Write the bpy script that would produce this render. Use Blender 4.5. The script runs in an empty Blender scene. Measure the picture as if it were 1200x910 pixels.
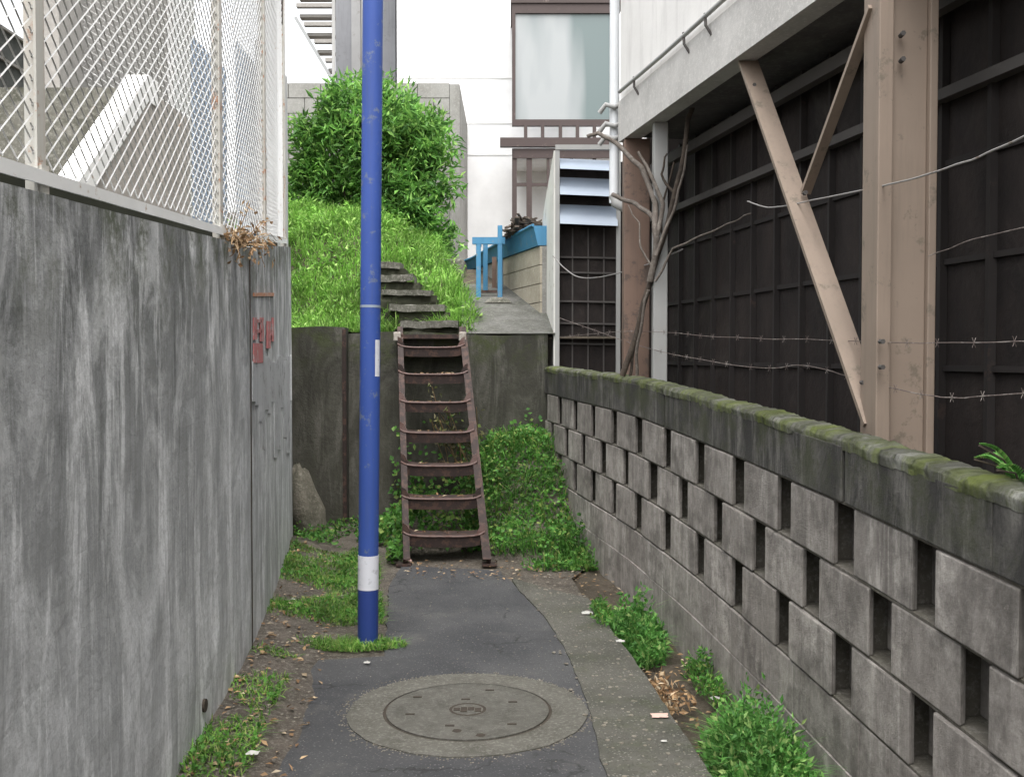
import bpy, math, random
from mathutils import Vector, noise as mn
R = math.radians
rnd = random.Random(7)
C = bpy.context.scene.collection
sc = bpy.context.scene

# ---------------------------------------------------------------- camera, light, exposure
H = 1.4
cam_d = bpy.data.cameras.new('camera'); cam = bpy.data.objects.new('camera', cam_d); C.objects.link(cam)
cam.location = (0, 0, H)
PITCH = math.atan(35/1200)
cam.rotation_euler = (R(90)-PITCH, 0, 0)
cam_d.sensor_width = 36; cam_d.lens = 36.0; cam_d.clip_start = .05; cam_d.clip_end = 2000
sc.camera = cam
SUN_EL, SUN_AZ = R(66), R(170)
w = bpy.data.worlds.new('World'); sc.world = w; w.use_nodes = True
wn = w.node_tree.nodes; wl = w.node_tree.links
sky = wn.new('ShaderNodeTexSky'); sky.sky_type = 'NISHITA'; sky.sun_disc = False
sky.sun_elevation = SUN_EL; sky.sun_rotation = SUN_AZ; sky.dust_density = 6; sky.air_density = 1.5
hs = wn.new('ShaderNodeHueSaturation'); hs.inputs['Saturation'].default_value = .16
bgn = wn['Background']; bgn.inputs['Strength'].default_value = .15
wl.new(sky.outputs[0], hs.inputs['Color']); wl.new(hs.outputs[0], bgn.inputs['Color'])
sd = bpy.data.lights.new('sun', 'SUN'); sd.energy = .6; sd.angle = R(70); sd.color = (1, .975, .94)
so = bpy.data.objects.new('sun', sd); C.objects.link(so)
so.rotation_euler = (R(90)-SUN_EL, 0, R(180)-SUN_AZ)
sc.view_settings.view_transform = 'Standard'; sc.view_settings.look = 'None'
sc.view_settings.gamma = 1; sc.view_settings.use_curve_mapping = False
sc.view_settings.exposure = 1.65
sc.render.filter_size = 2.4
sc.cycles.max_bounces = 6

# ---------------------------------------------------------------- pixel helpers (photo 1200x910)
def ray(px, py):
    x = (px-600)/1200; y = -(py-455)/1200
    c, s = math.cos(PITCH), math.sin(PITCH)
    return Vector((x, c+y*s, -s+y*c))
def at(px, py, Y):
    r = ray(px, py); t = Y/r.y
    return Vector((r.x*t, Y, H+r.z*t))
def G(px, py, z=0.0):
    r = ray(px, py); t = (z-H)/r.z
    return Vector((r.x*t, r.y*t, z))
def lerp(tab, y):
    if y <= tab[0][0]: a, b = tab[0], tab[1]
    elif y >= tab[-1][0]: a, b = tab[-2], tab[-1]
    else:
        for a, b in zip(tab, tab[1:]):
            if a[0] <= y <= b[0]: break
    return a[1]+(b[1]-a[1])*(y-a[0])/(b[0]-a[0])
def sstep(a, b, x):
    t = max(0, min(1, (x-a)/(b-a))); return t*t*(3-2*t)

# ---------------------------------------------------------------- materials
def mat(name, rough=.85, metal=0, spec=.3):
    m = bpy.data.materials.new(name); m.use_nodes = True
    b = m.node_tree.nodes['Principled BSDF']
    b.inputs['Roughness'].default_value = rough; b.inputs['Metallic'].default_value = metal
    b.inputs['Specular IOR Level'].default_value = spec
    return m, m.node_tree, b
class NT:
    def __init__(s, name, **k):
        s.m, s.t, s.b = mat(name, **k); s.n = s.t.nodes; s.l = s.t.links
        s.tc = s.n.new('ShaderNodeTexCoord')
    def co(s, kind='Object', scale=(1, 1, 1)):
        mp = s.n.new('ShaderNodeMapping'); mp.inputs['Scale'].default_value = scale
        s.l.new(s.tc.outputs[kind], mp.inputs['Vector']); return mp.outputs[0]
    def noise(s, co, scale, detail=6, rough=.6, dist=0):
        n = s.n.new('ShaderNodeTexNoise'); n.inputs['Scale'].default_value = scale
        n.inputs['Detail'].default_value = detail; n.inputs['Roughness'].default_value = rough
        n.inputs['Distortion'].default_value = dist
        s.l.new(co, n.inputs['Vector']); return n.outputs['Fac']
    def vor(s, co, scale, feat='F1'):
        n = s.n.new('ShaderNodeTexVoronoi'); n.feature = feat; n.inputs['Scale'].default_value = scale
        s.l.new(co, n.inputs['Vector']); return n.outputs[0]
    def ramp(s, f, stops):
        n = s.n.new('ShaderNodeValToRGB'); e = n.color_ramp.elements
        while len(e) < len(stops): e.new(.5)
        for k, (p, c) in zip(e, stops):
            k.position = p; k.color = (c, c, c, 1) if isinstance(c, (int, float)) else (*c, 1)
        s.l.new(f, n.inputs[0]); return n.outputs[0]
    def mix(s, f, a, b, mode='MIX'):
        n = s.n.new('ShaderNodeMix'); n.data_type = 'RGBA'; n.blend_type = mode
        for sock, v in ((n.inputs[0], f), (n.inputs[6], a), (n.inputs[7], b)):
            if hasattr(v, 'is_linked'): s.l.new(v, sock)
            elif isinstance(v, (int, float)): sock.default_value = v
            else: sock.default_value = (*v, 1)
        return n.outputs[2]
    def math(s, op, a, b=0.0):
        n = s.n.new('ShaderNodeMath'); n.operation = op; n.use_clamp = False
        for sock, v in ((n.inputs[0], a), (n.inputs[1], b)):
            if hasattr(v, 'is_linked'): s.l.new(v, sock)
            else: sock.default_value = v
        return n.outputs[0]
    def island(s):
        return s.n.new('ShaderNodeNewGeometry').outputs['Random Per Island']
    def sep(s, kind, i):
        n = s.n.new('ShaderNodeSeparateXYZ'); s.l.new(s.tc.outputs[kind], n.inputs[0]); return n.outputs[i]
    def done(s, col, bump=None, bs=.4, bd=.01, rough=None):
        if hasattr(col, 'is_linked'): s.l.new(col, s.b.inputs['Base Color'])
        else: s.b.inputs['Base Color'].default_value = (*col, 1)
        if bump is not None:
            n = s.n.new('ShaderNodeBump'); n.inputs['Strength'].default_value = bs
            n.inputs['Distance'].default_value = bd
            s.l.new(bump, n.inputs['Height']); s.l.new(n.outputs[0], s.b.inputs['Normal'])
        if rough is not None: s.l.new(rough, s.b.inputs['Roughness'])
        return s.m

def streaked(name, base, dark, light, moss=None, top=.25, streak=.8, sc_=1.0, rough=.9, mottle=.5):
    """weathered concrete: UV.x runs along the wall in metres, UV.y is metres below the top"""
    t = NT(name, rough=rough)
    uv = t.tc.outputs['UV']
    v = t.sep('UV', 1)
    col = t.mix(t.ramp(t.noise(uv, 1.6*sc_, 8, .65), [(.3, 0), (.7, 1)]), base, tuple(c*.72 for c in base))
    s1 = t.ramp(t.noise(t.co('UV', (9*sc_, .55, 1)), 1.6, 7, .7, .3), [(.42, 0), (.62, 1)])
    reach = t.noise(t.co('UV', (7*sc_, 0, 1)), 1.3, 4, .7)
    fall = t.ramp(t.math('SUBTRACT', t.math('MULTIPLY', reach, 2.6*top), v), [(0, 0), (.45, 1)])
    near = t.ramp(v, [(0.0, 1), (top*.35, .75), (top*1.6, 0)])
    f = t.math('MULTIPLY', t.math('MAXIMUM', t.math('MULTIPLY', fall, s1), near), streak)
    f = t.math('MULTIPLY', f, t.ramp(t.noise(uv, 5, 6, .7), [(.2, .55), (.6, 1)]))
    col = t.mix(t.math('MULTIPLY', s1, .35*streak), col, dark)
    col = t.mix(f, col, dark)
    s2 = t.ramp(t.noise(t.co('UV', (6*sc_, .8, 1)), 1.1, 9, .75, .6), [(.52, 0), (.62, 1)])
    col = t.mix(t.math('MULTIPLY', s2, .7*streak), col, light)
    s3 = t.ramp(t.noise(t.co('UV', (2.2*sc_, 1.1, 1)), 1.5, 8, .72, .8), [(.47, 0), (.62, 1)])
    col = t.mix(t.math('MULTIPLY', s3, .5*streak), col, light)
    s4 = t.ramp(t.noise(t.co('UV', (3*sc_, .9, 1.3)), 1.2, 9, .75, .5), [(.5, 0), (.7, 1)])
    col = t.mix(t.math('MULTIPLY', s4, .6*streak), col, tuple((c+d)*.45 for c, d in zip(base, dark)))
    sp = t.ramp(t.noise(uv, 38, 6, .75), [(.36, 0), (.5, 1)])
    col = t.mix(mottle, col, t.mix(sp, tuple(c*.55 for c in base), col))
    if moss:
        mm = t.math('MULTIPLY', t.ramp(t.noise(uv, 4, 8, .75), [(.46, 0), (.6, 1)]), t.ramp(v, [(0, 1), (.06, .9), (.35, .1)]))
        col = t.mix(mm, col, moss)
    return t, col, t.noise(uv, 30, 10, .75)

t, c_, b_ = streaked('streaked_concrete', (.51, .52, .525), (.075, .08, .079), (.84, .85, .86), moss=(.09, .10, .07), top=.62, streak=1.0)
M_left = t.done(c_, b_, .5, .008)
t, c_, b_ = streaked('block_concrete', (.44, .405, .37), (.05, .046, .041), (.66, .62, .57), top=.36, streak=.9, sc_=1.4)
isl = t.island()
c_ = t.mix(t.math('MULTIPLY', isl, .5), c_, (.21, .19, .17), 'MIX')
bl = t.ramp(t.noise(t.tc.outputs['Object'], 5, 8, .7), [(.48, 0), (.66, 1)])
c_ = t.mix(t.math('MULTIPLY', bl, .6), c_, (.075, .068, .06))
b2_ = t.ramp(t.noise(t.tc.outputs['Object'], 13, 9, .75, .5), [(.46, 0), (.62, 1)])
c_ = t.mix(t.math('MULTIPLY', b2_, .4), c_, (.10, .09, .08))
b3_ = t.ramp(t.noise(t.tc.outputs['Object'], 8, 9, .78), [(.58, 0), (.7, 1)])
c_ = t.mix(t.math('MULTIPLY', b3_, .5), c_, (.62, .57, .51))
b_ = t.noise(t.tc.outputs['UV'], 70, 8, .8)
M_block = t.done(c_, b_, 1.0, .009)
t, c_, b_ = streaked('coping_concrete', (.072, .069, .064), (.022, .021, .02), (.22, .21, .19), moss=(.05, .055, .03), top=.3, streak=.85, sc_=1.2)
M_cop = t.done(c_, t.noise(t.tc.outputs['UV'], 60, 8, .8), .8, .008)
t, c_, b_ = streaked('mossy_coping', (.13, .13, .105), (.05, .05, .045), (.5, .5, .46), moss=(.13, .16, .035), top=.1, streak=.5, sc_=1.2)
cc = t.ramp(t.noise(t.tc.outputs['Object'], 8, 10, .8), [(.45, 0), (.6, 1)])
c_ = t.mix(t.math('MULTIPLY', cc, .8), c_, (.062, .072, .026))
wt = t.ramp(t.noise(t.tc.outputs['Object'], 7, 8, .8), [(.6, 0), (.68, 1)])
c_ = t.mix(t.math('MULTIPLY', wt, .4), c_, (.33, .32, .29))
M_copm = t.done(c_, t.noise(t.tc.outputs['Object'], 70, 8, .8), 1, .012)
t, c_, b_ = streaked('damp_and_shade_concrete', (.075, .072, .058), (.024, .024, .019), (.15, .145, .125), moss=(.045, .055, .02), top=.8, streak=.75)  # damp end wall tone; doubles as painted shade on risers and rail gap
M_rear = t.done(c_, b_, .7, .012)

def speck(name, a, b, c, s1=60, s2=3, rough=.9, bs=.6, bd=.004, metal=0):
    t = NT(name, rough=rough, metal=metal)
    o = t.tc.outputs['Object']
    col = t.mix(t.ramp(t.noise(o, s2, 8, .65), [(.35, 0), (.65, 1)]), a, b)
    col = t.mix(t.ramp(t.noise(o, s1, 5, .8), [(.5, 0), (.68, .8)]), col, c)
    return t.done(col, t.noise(o, s1*1.3, 6, .8), bs, bd)
def asphalt():
    t = NT('asphalt', rough=.8)
    o = t.tc.outputs['Object']
    col = t.mix(t.ramp(t.noise(o, 1.7, 8, .6), [(.35, 0), (.65, 1)]), (.046, .047, .050), (.080, .080, .081))
    stone = t.ramp(t.vor(o, 85), [(.2, 1), (.4, 0)])
    pick = t.ramp(t.noise(o, 110, 2, .5), [(.5, 0), (.6, 1)])
    col = t.mix(t.math('MULTIPLY', t.math('MULTIPLY', stone, pick), .55), col, (.26, .26, .255))
    st = t.ramp(t.noise(o, 4.3, 9, .72, .6), [(.5, 0), (.7, 1)])
    col = t.mix(t.math('MULTIPLY', st, .45), col, (.05, .05, .052))
    du = t.ramp(t.noise(o, 2.4, 9, .75), [(.56, 0), (.75, 1)])
    col = t.mix(t.math('MULTIPLY', du, .6), col, (.15, .145, .13))
    wv = t.n.new('ShaderNodeTexVoronoi'); wv.feature = 'DISTANCE_TO_EDGE'; wv.inputs['Scale'].default_value = 1.3
    wp_ = t.n.new('ShaderNodeVectorMath'); wp_.operation = 'MULTIPLY_ADD'; nn = t.n.new('ShaderNodeTexNoise'); nn.inputs['Scale'].default_value = 5; nn.inputs['Detail'].default_value = 6
    t.l.new(o, nn.inputs['Vector']); t.l.new(nn.outputs['Color'], wp_.inputs[0]); wp_.inputs[1].default_value = (.35, .35, .35); t.l.new(o, wp_.inputs[2]); t.l.new(wp_.outputs[0], wv.inputs['Vector'])
    crk = t.math('MULTIPLY', t.ramp(wv.outputs[0], [(.0, 1), (.012, 0)]), t.ramp(t.noise(o, 1.9, 3), [(.48, 0), (.56, 1)]))
    col = t.mix(t.math('MULTIPLY', crk, .85), col, (.02, .02, .02))
    dp_ = t.ramp(t.noise(t.co('Object', (1, .6, 1)), 1.25, 6, .7, .8), [(.52, 0), (.60, 1)])
    col = t.mix(t.math('MULTIPLY', dp_, .3), col, (.035, .036, .04))
    return t.done(col, t.math('SUBTRACT', t.noise(o, 160, 4, .8), t.math('MULTIPLY', stone, .3)), 1.0, .006)
M_asph = asphalt()
def gutterc():
    t = NT('pebbled_concrete', rough=.95)
    o = t.tc.outputs['Object']
    col = t.mix(t.ramp(t.noise(o, 2.6, 8, .65), [(.35, 0), (.65, 1)]), (.062, .062, .05), (.115, .11, .095))
    stn = t.ramp(t.vor(o, 75), [(.2, 1), (.42, 0)])
    pk = t.ramp(t.noise(o, 60, 2, .5), [(.48, 0), (.6, 1)])
    col = t.mix(t.math('MULTIPLY', stn, pk), col, (.26, .25, .22))
    mo = t.ramp(t.noise(o, 5, 8, .75), [(.5, 0), (.66, 1)])
    col = t.mix(t.math('MULTIPLY', mo, .5), col, (.055, .065, .03))
    return t.done(col, t.math('ADD', t.noise(o, 80, 6, .8), stn), .9, .006)
M_gut = gutterc()
M_collar = speck('manhole_collar', (.10, .096, .082), (.06, .058, .047), (.20, .19, .17), 70, 5)
M_lid = speck('manhole_lid', (.092, .088, .076), (.052, .05, .041), (.15, .145, .13), 60, 9, rough=.7)
M_mortar = speck('dirty_mortar', (.11, .10, .085), (.07, .065, .05), (.2, .19, .17), 50, 6)
M_darkgap = speck('dark_gap', (.035, .028, .022), (.05, .04, .03), (.06, .05, .04), 60, 8)
M_dirt = speck('dirt', (.12, .10, .082), (.06, .052, .04), (.26, .24, .21), 55, 7, bs=1, bd=.015)
M_soil = speck('soil', (.06, .05, .035), (.10, .08, .06), (.14, .12, .09), 40, 6, bs=1, bd=.02)
M_landing = speck('landing_concrete', (.125, .122, .115), (.06, .062, .05), (.19, .185, .17), 35, 5, bd=.008)
M_step = speck('old_step_concrete', (.15, .145, .125), (.06, .06, .045), (.30, .29, .26), 45, 6, bd=.01)
M_stepl = speck('pale_block', (.38, .35, .31), (.24, .21, .18), (.5, .48, .44), 40, 8)
M_rock = speck('tan_rock', (.30, .27, .22), (.16, .14, .11), (.42, .39, .34), 30, 6, bs=1, bd=.02)
def paint(name, col, wear, wearamt=.6, rough=.5, scale=6, stain=None, spec=.4, metal=0):
    t = NT(name, rough=rough, spec=spec, metal=metal)
    o = t.tc.outputs['Object']
    f = t.ramp(t.noise(o, scale, 9, .75), [(wearamt, 0), (wearamt+.06, 1)])
    c = t.mix(t.ramp(t.noise(o, 3, 5), [(.3, 0), (.7, 1)]), col, tuple(x*.86 for x in col))
    c = t.mix(f, c, wear)
    if stain:
        c = t.mix(t.ramp(t.noise(t.co('Object', (8, 8, .5)), 2.5, 6, .7), [(.5, 0), (.75, .6)]), c, stain)
    return t.done(c, t.noise(o, 40, 5), .15, .002)
M_blue = paint('blue_pole_paint', (.030, .072, .29), (.10, .13, .22), .57, .62, 14, stain=(.045, .07, .16))
M_navy = paint('navy_pole_paint', (.02, .045, .20), (.08, .10, .2), .62, .5, 14)
M_white = paint('white_paint', (.78, .78, .76), (.5, .42, .34), .66, .5, 10)
M_stick = paint('white_sticker', (.62, .63, .68), (.40, .41, .44), .58, .5, 16)
M_postw = paint('rusty_white_paint', (.48, .47, .43), (.33, .17, .10), .56, .6, 14, stain=(.42, .33, .26))
M_postw2 = paint('white_rail_paint', (.80, .80, .79), (.4, .3, .22), .62, .6, 14)
M_wire = paint('galvanised_wire', (.55, .55, .54), (.32, .24, .18), .6, .45, 10, metal=.3)
M_dull = paint('dull_wire', (.27, .26, .25), (.14, .11, .09), .55, .6, 20)
M_rust = paint('rusty_steel', (.027, .017, .0145), (.065, .036, .027), .50, .75, 16, stain=(.05, .03, .028))
M_rustl = paint('worn_rust_edge', (.15, .10, .09), (.11, .06, .05), .52, .7, 20)
M_rwire = paint('rusty_wire', (.13, .10, .09), (.25, .22, .20), .5, .6, 20)
M_bpost = paint('beige_brown_paint', (.27, .21, .165), (.16, .13, .10), .57, .6, 7, stain=(.17, .135, .105))
M_rpost = paint('reddish_post_paint', (.19, .125, .095), (.11, .08, .065), .53, .7, 6, stain=(.09, .07, .06))
M_gpost = paint('pale_grey_paint', (.36, .36, .35), (.35, .33, .31), .6, .6, 6, stain=(.3, .29, .28))
M_brown = paint('brown_painted_wood', (.058, .040, .037), (.12, .088, .08), .6, .6, 10)
M_bblue = paint('sky_blue_paint', (.06, .22, .38), (.15, .21, .26), .56, .6, 14, stain=(.04, .13, .22))
M_louv = paint('pale_blue_slat', (.26, .31, .38), (.25, .28, .32), .64, .5, 8)
M_shedw = paint('weathered_white_board', (.74, .73, .69), (.42, .38, .33), .58, .8, 7, stain=(.4, .37, .33))
M_pipe = paint('white_pipe', (.74, .76, .78), (.55, .55, .53), .64, .35, 6)
M_bark = speck('bark', (.10, .085, .072), (.17, .145, .125), (.26, .235, .21), 30, 12, bd=.01)
M_barkd = speck('dark_bark', (.05, .04, .033), (.085, .065, .05), (.12, .1, .08), 30, 12, bd=.01)
M_tanb = speck('tan_block', (.40, .36, .29), (.30, .27, .21), (.52, .48, .40), 40, 5)
M_greyb = speck('grey_block', (.27, .265, .25), (.19, .185, .17), (.35, .34, .32), 40, 3)
M_tower = paint('grey_tower_render', (.22, .225, .24), (.15, .155, .16), .56, .8, 2, stain=(.13, .135, .145))
M_rail2 = paint('dull_metal', (.30, .31, .31), (.2, .2, .2), .6, .5, 6)
M_rearw = paint('white_house_render', (.86, .86, .86), (.80, .79, .78), .62, .8, 2)
M_redroof = M_brown

def upperwall():
    t = NT('pale_render', rough=.85)
    o = t.tc.outputs['Object']
    col = t.mix(t.ramp(t.noise(o, 1.2, 8, .65), [(.3, 0), (.7, 1)]), (.80, .785, .76), (.68, .665, .645))
    st = t.ramp(t.noise(t.co('Object', (5, 5, .7)), 1.8, 8, .7), [(.5, 0), (.72, 1)])
    col = t.mix(t.math('MULTIPLY', st, .35), col, (.36, .345, .33))
    return t.done(col, t.noise(o, 60, 6), .3, .004)
M_upper = upperwall()
M_fascia = speck('fascia_render', (.60, .585, .56), (.44, .43, .41), (.68, .66, .63), 45, 3)
def darkwall():
    t = NT('charred_boards', rough=.8)
    o = t.tc.outputs['Object']
    col = t.mix(t.ramp(t.noise(t.co('Object', (1, 1, .5)), 4, 8, .7), [(.35, 0), (.7, 1)]), (.012, .0095, .009), (.034, .026, .023))
    st = t.ramp(t.noise(t.co('Object', (1, .8, .5)), 1.6, 6, .7, 1.2), [(.56, 0), (.76, 1)])
    col = t.mix(t.math('MULTIPLY', st, .6), col, (.085, .074, .066))
    return t.done(col, t.noise(o, 25, 6), .5, .01)
M_dark = darkwall()
M_navyd = paint('dark_frame', (.05, .05, .055), (.1, .1, .1), .6)
M_batten = paint('dark_batten', (.022, .018, .017), (.045, .03, .025), .6, .8, 8)
M_dbeam = paint('dim_grey_beam', (.075, .068, .064), (.08, .075, .07), .55, .8, 6)
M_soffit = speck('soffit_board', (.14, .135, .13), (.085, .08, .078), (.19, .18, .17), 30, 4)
M_roofd = speck('dark_roof', (.12, .125, .12), (.055, .058, .055), (.14, .14, .135), 20, 3)
M_gbrown = speck('grey_brown_render', (.30, .285, .265), (.23, .22, .205), (.36, .35, .33), 25, 1.5)
M_stairs = speck('pebble_dash', (.36, .335, .30), (.26, .24, .215), (.50, .48, .45), 45, 4)
M_palew = paint('pale_panel', (.55, .55, .54), (.42, .41, .39), .6, .7, 6)
M_bsheet = paint('blue_grey_sheet', (.24, .30, .38), (.28, .32, .38), .58, .6, 5)
M_gsheet = paint('grey_sheet', (.30, .30, .30), (.22, .21, .2), .58, .6, 5)
def glass():
    t = NT('frosted_glass', rough=.35, spec=.5)
    o = t.tc.outputs['Object']
    f = t.ramp(t.noise(t.co('Object', (1.2, 1, .25)), 1.6, 3, .4), [(.36, 0), (.6, 1)])
    return t.done(t.mix(f, (.30, .315, .32), (.12, .155, .155)))
M_frost = glass()
def leafmat(name, a, b, c=None, tr=.35):
    t = NT(name, rough=.55, spec=.25)
    col = t.ramp(t.island(), [(0, a), (.75, b), (1, c or b)])
    cl_ = t.ramp(t.noise(t.tc.outputs['Object'], 3.2, 4, .6), [(.36, .6), (.62, 1.3)])
    col = t.mix(1.0, col, cl_, 'MULTIPLY')
    t.l.new(col, t.b.inputs['Base Color'])
    tl = t.n.new('ShaderNodeBsdfTranslucent'); t.l.new(col, tl.inputs[0])
    mx = t.n.new('ShaderNodeMixShader'); mx.inputs[0].default_value = tr
    t.l.new(t.b.outputs[0], mx.inputs[1]); t.l.new(tl.outputs[0], mx.inputs[2])
    t.l.new(mx.outputs[0], t.n['Material Output'].inputs[0])
    return t.m
M_bush = leafmat('bush_leaf', (.055, .14, .035), (.17, .37, .075), (.33, .53, .14))
M_grass = leafmat('grass_blade', (.10, .22, .04), (.23, .44, .08), (.38, .55, .17))
M_grassd = leafmat('alley_grass', (.06, .15, .025), (.15, .31, .05), (.30, .32, .12))
M_ivy = leafmat('ivy_leaf', (.04, .12, .025), (.12, .30, .055), (.26, .30, .09))
M_weed = leafmat('weed_leaf', (.055, .16, .035), (.13, .33, .07), (.30, .40, .14))
M_dry = leafmat('dry_leaf', (.16, .09, .045), (.36, .24, .13), (.5, .42, .3), .15)
M_paper = paint('litter_paper', (.46, .45, .42), (.6, .55, .5), .62, .8, 30)
M_pinkp = paint('pink_litter', (.62, .42, .36), (.5, .3, .25), .6, .8, 30)
M_red = paint('faded_red_paint', (.46, .16, .16), (.38, .33, .32), .53, .8, 22)
M_orange = paint('faded_orange_paint', (.48, .22, .12), (.38, .34, .31), .52, .8, 22)
M_patch = paint('pale_wash', (.80, .81, .82), (.46, .46, .46), .54, .85, 9, stain=(.42, .42, .42))

# ---------------------------------------------------------------- mesh helpers
class MB:
    def __init__(s): s.v = []; s.f = []; s.uv = []
    def face(s, pts, uvs=None):
        i = len(s.v); s.v += [Vector(p) for p in pts]; s.f.append(tuple(range(i, i+len(pts)))); s.uv.append(uvs)
    def mesh(s, vs, fs, uvs=None):
        i = len(s.v); s.v += [Vector(p) for p in vs]
        for k, f in enumerate(fs):
            s.f.append(tuple(i+j for j in f)); s.uv.append([uvs[j] for j in f] if uvs else None)
    def hexa(s, b, t, uv=None):
        """b, t: four bottom and four top corners, counter-clockwise from above"""
        vs = list(b)+list(t)
        fs = [(3, 2, 1, 0), (4, 5, 6, 7), (0, 1, 5, 4), (1, 2, 6, 5), (2, 3, 7, 6), (3, 0, 4, 7)]
        s.mesh(vs, fs, uv)
        return s
    def box(s, a, b):
        (x0, y0, z0), (x1, y1, z1) = a, b
        x0, x1 = sorted((x0, x1)); y0, y1 = sorted((y0, y1)); z0, z1 = sorted((z0, z1))
        return s.hexa([(x0, y0, z0), (x1, y0, z0), (x1, y1, z0), (x0, y1, z0)], [(x0, y0, z1), (x1, y0, z1), (x1, y1, z1), (x0, y1, z1)])
    def bar(s, a, b, w_, h_, up=(0, 0, 1)):
        a, b = Vector(a), Vector(b); d = (b-a).normalized(); up = Vector(up)
        x = d.cross(up)
        if x.length < 1e-3: x = d.cross(Vector((0, 1, 0)))
        x.normalize(); z = x.cross(d).normalized()
        q = [(-1, -1), (1, -1), (1, 1), (-1, 1)]
        vs = [p+x*(i*w_/2)+z*(j*h_/2) for p in (a, b) for i, j in q]
        s.mesh(vs, [(3, 2, 1, 0), (4, 5, 6, 7), (0, 1, 5, 4), (1, 2, 6, 5), (2, 3, 7, 6), (3, 0, 4, 7)][:]); return s
    def tube(s, pts, r, n=8, cap=True):
        pts = [Vector(p) for p in pts]; m = len(pts)
        rs = r if isinstance(r, (list, tuple)) else [r]*m
        ref = Vector((0, 0, 1))
        vs = []; last = None
        for i, p in enumerate(pts):
            d = (pts[min(i+1, m-1)]-pts[max(i-1, 0)]).normalized()
            if last is None:
                x = d.cross(ref)
                if x.length < .1: x = d.cross(Vector((1, 0, 0)))
            else: x = last-d*last.dot(d)
            x.normalize(); last = x; y = d.cross(x)
            for k in range(n):
                a = 2*math.pi*k/n; vs.append(p+(x*math.cos(a)+y*math.sin(a))*rs[i])
        fs = [(i*n+k, i*n+(k+1) % n, (i+1)*n+(k+1) % n, (i+1)*n+k) for i in range(m-1) for k in range(n)]
        if cap:
            vs += vs[:n]+vs[(m-1)*n:m*n]; fs += [tuple(m*n+k for k in range(n-1, -1, -1)), tuple((m+1)*n+k for k in range(n))]
        s.mesh(vs, fs); return s
    def leaf(s, p, d, up, L, W, bend=.25):
        d = d.normalized(); x = d.cross(up)
        if x.length < 1e-3: x = d.cross(Vector((1, 0, .1)))
        x.normalize(); n = x.cross(d)
        s.mesh([p, p+d*L*.45+x*W/2+n*L*bend*.4, p+d*L, p+d*L*.45-x*W/2+n*L*bend*.4, p+d*L*.5], [(0, 1, 4), (1, 2, 4), (2, 3, 4), (3, 0, 4)])
    def blade(s, p, d, L, W, droop):
        x = Vector((-d.y, d.x, 0))
        if x.length < .01: x = Vector((1, 0, 0))
        x.normalize()
        m = p+d*L*.55; e = p+d*L*.95+Vector((d.x, d.y, 0))*L*droop-Vector((0, 0, 1))*L*droop*.5
        s.mesh([p-x*W/2, p+x*W/2, m+x*W*.42, m-x*W*.42, e], [(0, 1, 2, 3), (3, 2, 4)])
    def grid(s, nx, ny, fn, uvfn=None):
        vs = [fn(i/nx, j/ny) for j in range(ny+1) for i in range(nx+1)]
        uv = [uvfn(i/nx, j/ny) for j in range(ny+1) for i in range(nx+1)] if uvfn else None
        fs = [(j*(nx+1)+i, j*(nx+1)+i+1, (j+1)*(nx+1)+i+1, (j+1)*(nx+1)+i) for j in range(ny) for i in range(nx)]
        s.mesh(vs, fs, uv); return s
    def disc(s, c, r0, r1, z, n=72, thick=0.0, jag=0):
        c = Vector(c)
        def ring(r, zz, j=0): return [(c.x+(r+(mn.noise(Vector((k*.7, r, 3)))*j))*math.cos(2*math.pi*k/n), c.y+(r+(mn.noise(Vector((k*.7, r, 3)))*j))*math.sin(2*math.pi*k/n), zz) for k in range(n)]
        outer = ring(r1, z, jag)
        if r0 <= 0:
            s.mesh(outer, [tuple(range(n))])
        else:
            s.mesh(ring(r0, z)+outer, [(k, n+k, n+(k+1) % n, (k+1) % n) for k in range(n)])
        if thick: s.mesh(outer+ring(r1, z-thick, jag), [(k, n+k, n+(k+1) % n, (k+1) % n) for k in range(n)])
        return s
    def build(s, name, m, parent=None, smooth=False, bevel=0, loc=None):
        org = Vector((0, 0, 0))
        if parent is not None:
            p = parent
            while p is not None: org = org+p.location; p = p.parent
        elif loc is not None: org = Vector(loc)
        me = bpy.data.meshes.new(name)
        me.from_pydata([tuple(v-org) for v in s.v], [], s.f)
        if any(u for u in s.uv):
            ul = me.uv_layers.new(name='UVMap'); k = 0
            for f, u in zip(s.f, s.uv):
                for q in range(len(f)):
                    ul.data[k].uv = u[q] if u else (0, 0); k += 1
        me.materials.append(m)
        if smooth: me.polygons.foreach_set('use_smooth', [len(f) <= 4 for f in s.f])
        me.update()
        o = bpy.data.objects.new(name, me); C.objects.link(o)
        if parent is not None: o.parent = parent
        elif loc is not None: o.location = loc
        if bevel:
            b = o.modifiers.new('bevel', 'BEVEL'); b.width = bevel; b.segments = 2; b.limit_method = 'ANGLE'
        return o
def thing(name, label, cat, loc=(0, 0, 0), group=None):
    o = bpy.data.objects.new(name, None); C.objects.link(o); o.location = loc; o.empty_display_size = .1
    return tag(o, label, cat, group)
def tag(o, label, cat, group=None, kind=None):
    o['label'] = label; o['category'] = cat
    if group: o['group'] = group
    if kind: o['kind'] = kind
    return o
def struct(o): o['kind'] = 'structure'; return o
def nz(x, y, s=1.0, z=0): return mn.noise(Vector((x*s, y*s, z)))

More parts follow.
